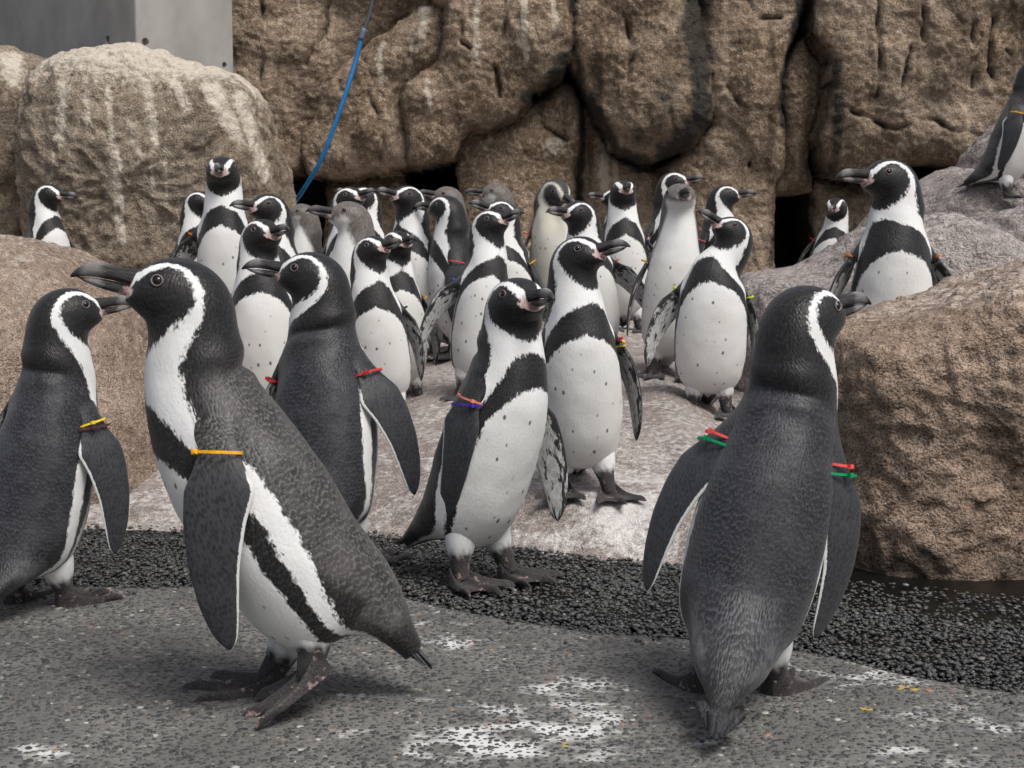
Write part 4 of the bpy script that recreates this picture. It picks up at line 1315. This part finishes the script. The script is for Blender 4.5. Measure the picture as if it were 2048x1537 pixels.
    root.rotation_euler = (0, 0, a)
    root.scale = (sc, sc, sc)
    me = bpy.data.meshes.new('body')
    F4 = np.concatenate(Fs)
    tri = np.array(tris)
    nl4, nl3 = len(F4), len(tri)
    me.vertices.add(len(V)); me.vertices.foreach_set('co', V.astype(np.float32).ravel())
    li = np.concatenate([F4.ravel(), tri.ravel()]).astype(np.int32)
    me.loops.add(len(li)); me.loops.foreach_set('vertex_index', li)
    me.polygons.add(nl4 + nl3)
    me.polygons.foreach_set('loop_start', np.concatenate([np.arange(nl4) * 4, nl4 * 4 + np.arange(nl3) * 3]).astype(np.int32))
    me.update(calc_edges=True)
    mat = M_MO if kind == 'moult' else M_JU if kind != 'adult' else M_AD[sp.get('tone', idx % 3)]
    fill(me, mat, True, {k: np.concatenate(v) for k, v in at_.items()})
    body = link('body', me, root)
    # bill
    qb = pose.qh @ quat((0, 1, 0), -3)
    b = link('bill', BILL_ME['adult' if kind == 'adult' else 'juvenile'], root)
    b.location = pose.head_pt([.0790, 0, .5180]); b.rotation_mode = 'QUATERNION'; b.rotation_quaternion = qb
    # eyes sit on the head surface
    rest = T['rest']
    tsel = (T['t'] > 12.2) & (T['t'] < 14.8)
    rs = rest[tsel]
    for side in (1, -1):
        dd = np.hypot(rs[..., 0] - .047, rs[..., 2] - .5285) + (rs[..., 1] * side < .005) * 9
        k = np.unravel_index(np.argmin(dd), dd.shape)
        p = rs[k] + np.array([0, -side * .0028, 0])
        nrm = np.array([.30, side * 1.0, .12]); nrm /= np.linalg.norm(nrm)
        e = link('eye', EYE_ME, root)
        e.location = pose.head_pt(p); e.rotation_mode = 'QUATERNION'
        e.rotation_quaternion = pose.qh @ Vector(nrm).to_track_quat('Z', 'Y')
        l = link('eye_ring', LID_ME, e)
        l.location = (0, 0, .0036)
    # tail quills
    tv, tf, ta = [], [], []
    for k in range(11):
        f = (k - 5) / 5
        b0 = np.array([-.108, f * .026, .050 - .008 * abs(f)]); tp = np.array([-.150 - .026 * (1 - abs(f)) + rng.uniform(-.004, .004), f * .015 + rng.uniform(-.002, .002), .004 + rng.uniform(0, .005) + .012 * abs(f)])
        mid = .55 * b0 + .45 * tp + np.array([-.004, 0, .004])
        for pnt, wq, hq in ((b0, .008, .008), (mid, .008, .004), (tp, .0025, .0012)):
            o_ = len(tv)
            tv += [pnt + np.array([0, -wq, 0]), pnt + np.array([-hq * .8, 0, hq * .6]), pnt + np.array([0, wq, 0]), pnt + np.array([hq * .8, 0, -hq * .6])]
        o_ = len(tv) - 12
        for r_ in range(2):
            for c_ in range(4):
                tf.append((o_ + r_ * 4 + c_, o_ + r_ * 4 + (c_ + 1) % 4, o_ + r_ * 4 + 4 + (c_ + 1) % 4, o_ + r_ * 4 + 4 + c_))
        tf.append((o_ + 11, o_ + 10, o_ + 9, o_ + 8))
    tv = np.array(tv)
    k1 = int(np.argmin(np.abs(T['t'] - .3)))
    tp_ = pose.pos[k1] + (tv - T['c3'][k1]) @ pose.Rm[k1].T
    mesh_obj('tail', tp_, tf, M_TAIL, root, True, {'uvw': tv})
    # cable-tie bands
    for key, s0, col, clasp in sp.get('bands', ()):
        rings, s_, ou, tr, dn = band_rings[key]
        k = int(np.argmin(np.abs(s_ - s0)))
        le_, te_, th_ = np.interp(s0, FS, FLE), np.interp(s0, FS, FTR), np.interp(s0, FS, FTH)
        c = band_rings[key + 'o'] + dn * (s0 * FL) + ou * (.012 * math.sin(s0 * math.pi)) + tr * (.5 * (le_ + te_))
        an_ = np.arange(36) / 36 * 2 * math.pi
        rg = c + np.outer(.5 * (te_ - le_) * np.sin(an_), tr) + np.outer(th_ * np.cos(an_), ou)
        tiltv = rng.uniform(-.25, .25)
        BV = []
        rel = rg - c
        ang_ = np.arctan2(rel @ tr, rel @ ou)
        nrm = rel / (np.linalg.norm(rel, axis=1, keepdims=True) + 1e-9)
        outp = rel + nrm * .0028
        # round the loop off a little: a stiff strap does not hug a thin edge
        outp = outp + np.outer(np.sign(rel @ ou) * .0035 * np.clip(1 - np.abs(rel @ tr) / (np.abs(rel @ tr).max() + 1e-6), 0, 1), ou)
        outp = outp + np.outer((rel @ tr) * tiltv, dn)
        for pnt, nn in zip(outp, nrm):
            for dz_, rr_ in ((-.0018, 0), (-.0018, .0013), (.0018, .0013), (.0018, 0)):
                BV.append(c + pnt + nn * rr_ + dn * dz_)
        nb_ = len(outp)
        BF = [(i * 4 + j, ((i + 1) % nb_) * 4 + j, ((i + 1) % nb_) * 4 + (j + 1) % 4, i * 4 + (j + 1) % 4) for i in range(nb_) for j in range(4)]
        bo_ = mesh_obj('flipper_band', np.array(BV), BF, M_BAND[col], root, False)
        j = int(np.argmin(np.abs(((ang_ - R(clasp) + math.pi) % (2 * math.pi)) - math.pi)))
        nn = nrm[j]; tg = np.cross(nn, dn); tg /= np.linalg.norm(tg)
        cpos = c + outp[j] + nn * .0028
        CV = [cpos + nn * x_ * .0034 + tg * y_ * .0031 + dn * z_ * .0029 for x_ in (-1, 1) for y_ in (-1, 1) for z_ in (-1, 1)]
        tl = [cpos + tg * .003 + nn * (.0012 * y_) + dn * (.0018 * z_) + tg * x_ * .004 for x_ in (0, 1) for y_ in (-1, 1) for z_ in (-1, 1)]
        bf = [(0, 1, 3, 2), (4, 6, 7, 5), (0, 4, 5, 1), (2, 3, 7, 6), (0, 2, 6, 4), (1, 5, 7, 3)]
        mesh_obj('clasp', np.array(CV + tl), bf + [tuple(i + 8 for i in f) for f in bf], M_BAND[sp.get('claspcol', col)], bo_, False)
    tag(root, sp['label'], 'penguin', 'penguins in the flock')
    return root
# ------------------------------------------------------------------ the flock
# yaw: 0 faces the camera, 90 the viewer's right, -90 left, 180 away. head: yaw, pitch up, roll. crown/foot: photo pixels.
FLOCK = [
 dict(label='large penguin striding left in the foreground, one yellow band on its flipper', crown=(395, 521), foot=(612, 1400), yaw=-84, lean=0, head=(-84, 12, 0), neck=2, lod='near', tone=1, tail=-34, tlen=.85,
      flipL=(7, 26, 0), flipR=(10, 10, 0), footL=(-.028, .050, 4, 30, 0), footR=(.045, .045, 6, 0, 0), bands=[('L', 0.105, 'amber', -80)]),
 dict(label='penguin cut off by the left edge seen from behind, yellow and brown bands', crown=(112, 578), foot=(75, 1212), yaw=168, lean=6, head=(122, 6, 0), lod='near', tone=0, flipR=(22, 6, 40), flipL=(8, 0, 0), bands=[('R', 0.085, 'yellow', 20), ('R', 0.120, 'brown', 20)]),
 dict(label='dark penguin seen from behind with its bill turned left and a red flipper band', crown=(645, 506), foot=(665, 1128), yaw=164, lean=6, head=(-104, 8, 0), turn=100, lod='near', tone=0, flipR=(22, 6, 40), flipL=(14, 0, 0), bands=[('R', 0.105, 'red', 40), ('L', 0.105, 'red', 0)]),
 dict(label='penguin standing on the black gravel facing right, salmon and purple bands', crown=(1024, 556), foot=(955, 1158), yaw=52, lean=3, head=(30, 6, 0), lod='near', tone=2, flipR=(4, 2, 0), flipL=(16, 26, 25), bands=[('R', 0.105, 'salmon', -60), ('R', 0.150, 'purple', -60)],
      footR=(.0, .05, 8, 0, 0), footL=(.03, .052, 4, 0, 0)),
 dict(label='large penguin in the right foreground seen from behind, red and green bands on both flippers', crown=(1588, 575), foot=(1478, 1390), yaw=170, lean=8, tail=8, tlen=1.75, head=(123, 9, 0), lod='near', tone=0, flipL=(17, 2, 45), flipR=(12, 2, 45),
      bands=[('L', 0.085, 'coral', 0), ('L', 0.130, 'green', 0), ('R', 0.085, 'coral', 0), ('R', 0.130, 'green', 0)]),
 dict(label='white-bellied penguin facing the camera with head turned right, yellow and red bands', crown=(1140, 476), foot=(1168, 990), yaw=8, lean=2, head=(58, 12, 0), lod='near', tone=2, flipL=(15, 2, 20), flipR=(10, 0, 0), stretch=1.12, bands=[('L', 0.105, 'red', 10), ('L', 0.140, 'yellow', 10)], footL=(.03, .05, 8, 0, 0), footR=(-.02, .05, 10, 0, 0)),
 dict(label='penguin bending its neck aside with bill raised left, lime bands on both flippers', crown=(1488, 444), foot=(1418, 828), yaw=-6, lean=-2, tilt=2, wide=1.16, head=(-72, 30, 0), lod='near', tone=2, flipR=(27, 10, 55), flipL=(12, 4, 20), bands=[('R', 0.085, 'lime', -40), ('L', 0.085, 'lime', 0)]),
 dict(label='tall grey-headed juvenile facing the camera, amber band on one flipper', crown=(1357, 369), foot=(1338, 752), yaw=-4, lean=1, head=(6, 8, 0), kind='juvenile', stretch=1.25, lod='near', flipR=(16, 0, 10), flipL=(12, 0, 10), bands=[('R', 0.085, 'amber', -20)]),
 dict(label='penguin facing the camera head-on behind the tall juvenile, blue and orange bands', crown=(1244, 363), Y=5.5, yaw=2, head=(8, 10, 0), flipL=(18, 0, 25), flipR=(8, 0, 0), bands=[('L', 0.085, 'salmon', 0), ('L', 0.115, 'blue', 0)]),
 dict(label='penguin with head turned left and flipper spread right, orange-red band', crown=(1166, 402), Y=4.5, yaw=10, dx=25, head=(-58, 4, 0), flipL=(34, 6, 55), flipR=(8, 0, 0), bands=[('L', 0.085, 'orange', 0), ('L', 0.115, 'coral', 0)]),
 dict(label='penguin at the back looking right, its body hidden by the tall juvenile', crown=(1337, 345), Y=6.2, yaw=30, dx=-10, head=(72, 8, 0)),
 dict(label='penguin at the back looking right beside the rock, pink band', crown=(1440, 371), Y=5.9, yaw=42, head=(88, 5, 0), bands=[('R', 0.105, 'pink', 0)]),
 dict(label='yellowish moulting penguin bowing its bill to preen, red band', crown=(1118, 359), Y=6.0, yaw=5, head=(40, -30, 0), kind='moult', flipR=(16, 0, 10), bands=[('R', 0.085, 'coral', 0)]),
 dict(label='penguin with bill lifted to the right and a blue band on its spread flipper', crown=(965, 424), Y=4.15, yaw=8, head=(58, 17, 0), flipR=(31, 8, 55), flipL=(8, 0, 0), stretch=1.1, bands=[('R', 0.085, 'blue', -20)]),
 dict(label='penguin looking left just behind the one with the raised bill, yellow band', crown=(1018, 405), Y=4.7, yaw=-12, dx=18, head=(-72, 17, 0), flipL=(12, 0, 0), bands=[('L', 0.085, 'amber', 0)]),
 dict(label='grey-cheeked juvenile looking left at the back below the pale rock', crown=(1000, 367), Y=5.8, yaw=-50, dx=10, head=(-84, 4, 0), kind='juvenile'),
 dict(label='slim penguin with lifted bill looking left, blue band on its flank', crown=(828, 374), Y=5.0, yaw=-36, dx=20, head=(-56, 12, 0), flipL=(8, 0, 0), bands=[('L', 0.095, 'blue', 0)], stretch=1.1),
 dict(label='penguin turned away to the left with a red flipper band', crown=(899, 391), Y=4.9, yaw=-84, dx=12, head=(-112, 2, 0), flipL=(8, 6, 0), bands=[('L', 0.105, 'coral', -60)]),
 dict(label='grey juvenile head looking left at the dark gap in the rock', crown=(905, 374), Y=5.7, yaw=-60, head=(-84, 8, 0), kind='juvenile'),
 dict(label='penguin with black-banded flipper looking right, in front of the grey juvenile', crown=(733, 474), foot=(768, 842), yaw=6, head=(52, 12, 0), flipL=(14, 4, 35), flipR=(8, 0, 0), bands=[('L', 0.105, 'black', 0)]),
 dict(label='penguin half hidden at the shoulder of its neighbour, yellow band', crown=(789, 463), Y=4.25, yaw=14, dx=15, head=(34, 8, 0), flipL=(14, 2, 15), bands=[('L', 0.095, 'amber', 0)]),
 dict(label='broad-chested penguin behind the striding one, head cocked right, blue band', crown=(515, 440), Y=4.1, yaw=4, dx=12, head=(44, 8, 0), flipL=(17, 0, 25), flipR=(10, 0, 0), lod='near', bands=[('L', 0.095, 'blue', 0)]),
 dict(label='penguin looking left right below the big tan boulder', crown=(545, 388), Y=4.9, yaw=-8, dx=14, head=(-52, 4, 0)),
 dict(label='tallest penguin in front of the tan boulder staring at the camera, orange band', crown=(446, 314), Y=5.25, yaw=2, head=(2, 2, 0), stretch=1.1, flipR=(31, 0, 45), flipL=(6, 0, 0), bands=[('R', 0.115, 'orange', -20)]),
 dict(label='penguin looking right partly hidden behind the tallest penguin', crown=(390, 383), Y=5.7, yaw=12, head=(70, 4, 0)),
 dict(label='lone penguin at far left against the boulder, facing right, yellow band', crown=(93, 367), Y=5.7, yaw=48, head=(76, -4, 0), flipR=(10, 2, 0), flipL=(22, -4, 0), zoff=.03, bands=[('R', 0.105, 'lime', 0)]),
 dict(label='small fluffy grey juvenile looking left near the foot of the hose', crown=(612, 408), Y=5.4, yaw=-30, head=(-80, 4, 0), kind='juvenile'),
 dict(label='grey-brown juvenile in profile pointing its bill left', crown=(712, 404), Y=4.6, yaw=-50, dx=10, head=(-76, 8, 0), kind='juvenile', lod='near', flipR=(12, 0, 0), bands=[('R', 0.105, 'purple', 0)]),
 dict(label='penguin looking right whose bill crosses its neighbour\'s', crown=(688, 376), Y=5.3, yaw=10, head=(56, 12, 0)),
 dict(label='penguin looking left whose bill crosses its neighbour\'s', crown=(738, 376), Y=5.6, yaw=-10, head=(-58, 12, 0)),
 dict(label='penguin upright on the right among rock slabs, orange bands on both flippers', crown=(1790, 318), Y=4.05, yaw=-2, head=(-74, 2, 0), lod='near', flipL=(21, 0, 30), flipR=(21, 0, 30), bands=[('L', 0.105, 'orange', 0), ('R', 0.105, 'orange', 0)]),
 dict(label='small far penguin by the dark cave, half behind the slab, red band', crown=(1673, 395), Y=6.35, dx=-26, yaw=-8, head=(-24, -8, 0), flipR=(20, 0, 10), bands=[('R', 0.095, 'red', 0)]),
 dict(label='brown-backed penguin cut off by the right edge on the upper ledge, amber band', crown=(2066, 118), foot=(2014, 398), z=1, Y=5.0, yaw=62, lean=12, head=(70, 0, 0), tone=1, flipR=(8, 2, 0), bands=[('R', 0.105, 'amber', 0)]),
 dict(label='penguin almost hidden behind another, only its bill showing to the left', crown=(1238, 378), Y=6.1, yaw=-40, head=(-84, 6, 0)),
]
for i_, sp_ in enumerate(FLOCK):
    build_penguin(sp_, i_)
if __name__ == '__main__':
    for sp_ in FLOCK:
        print(sp_['_info'], sp_['label'][:50])
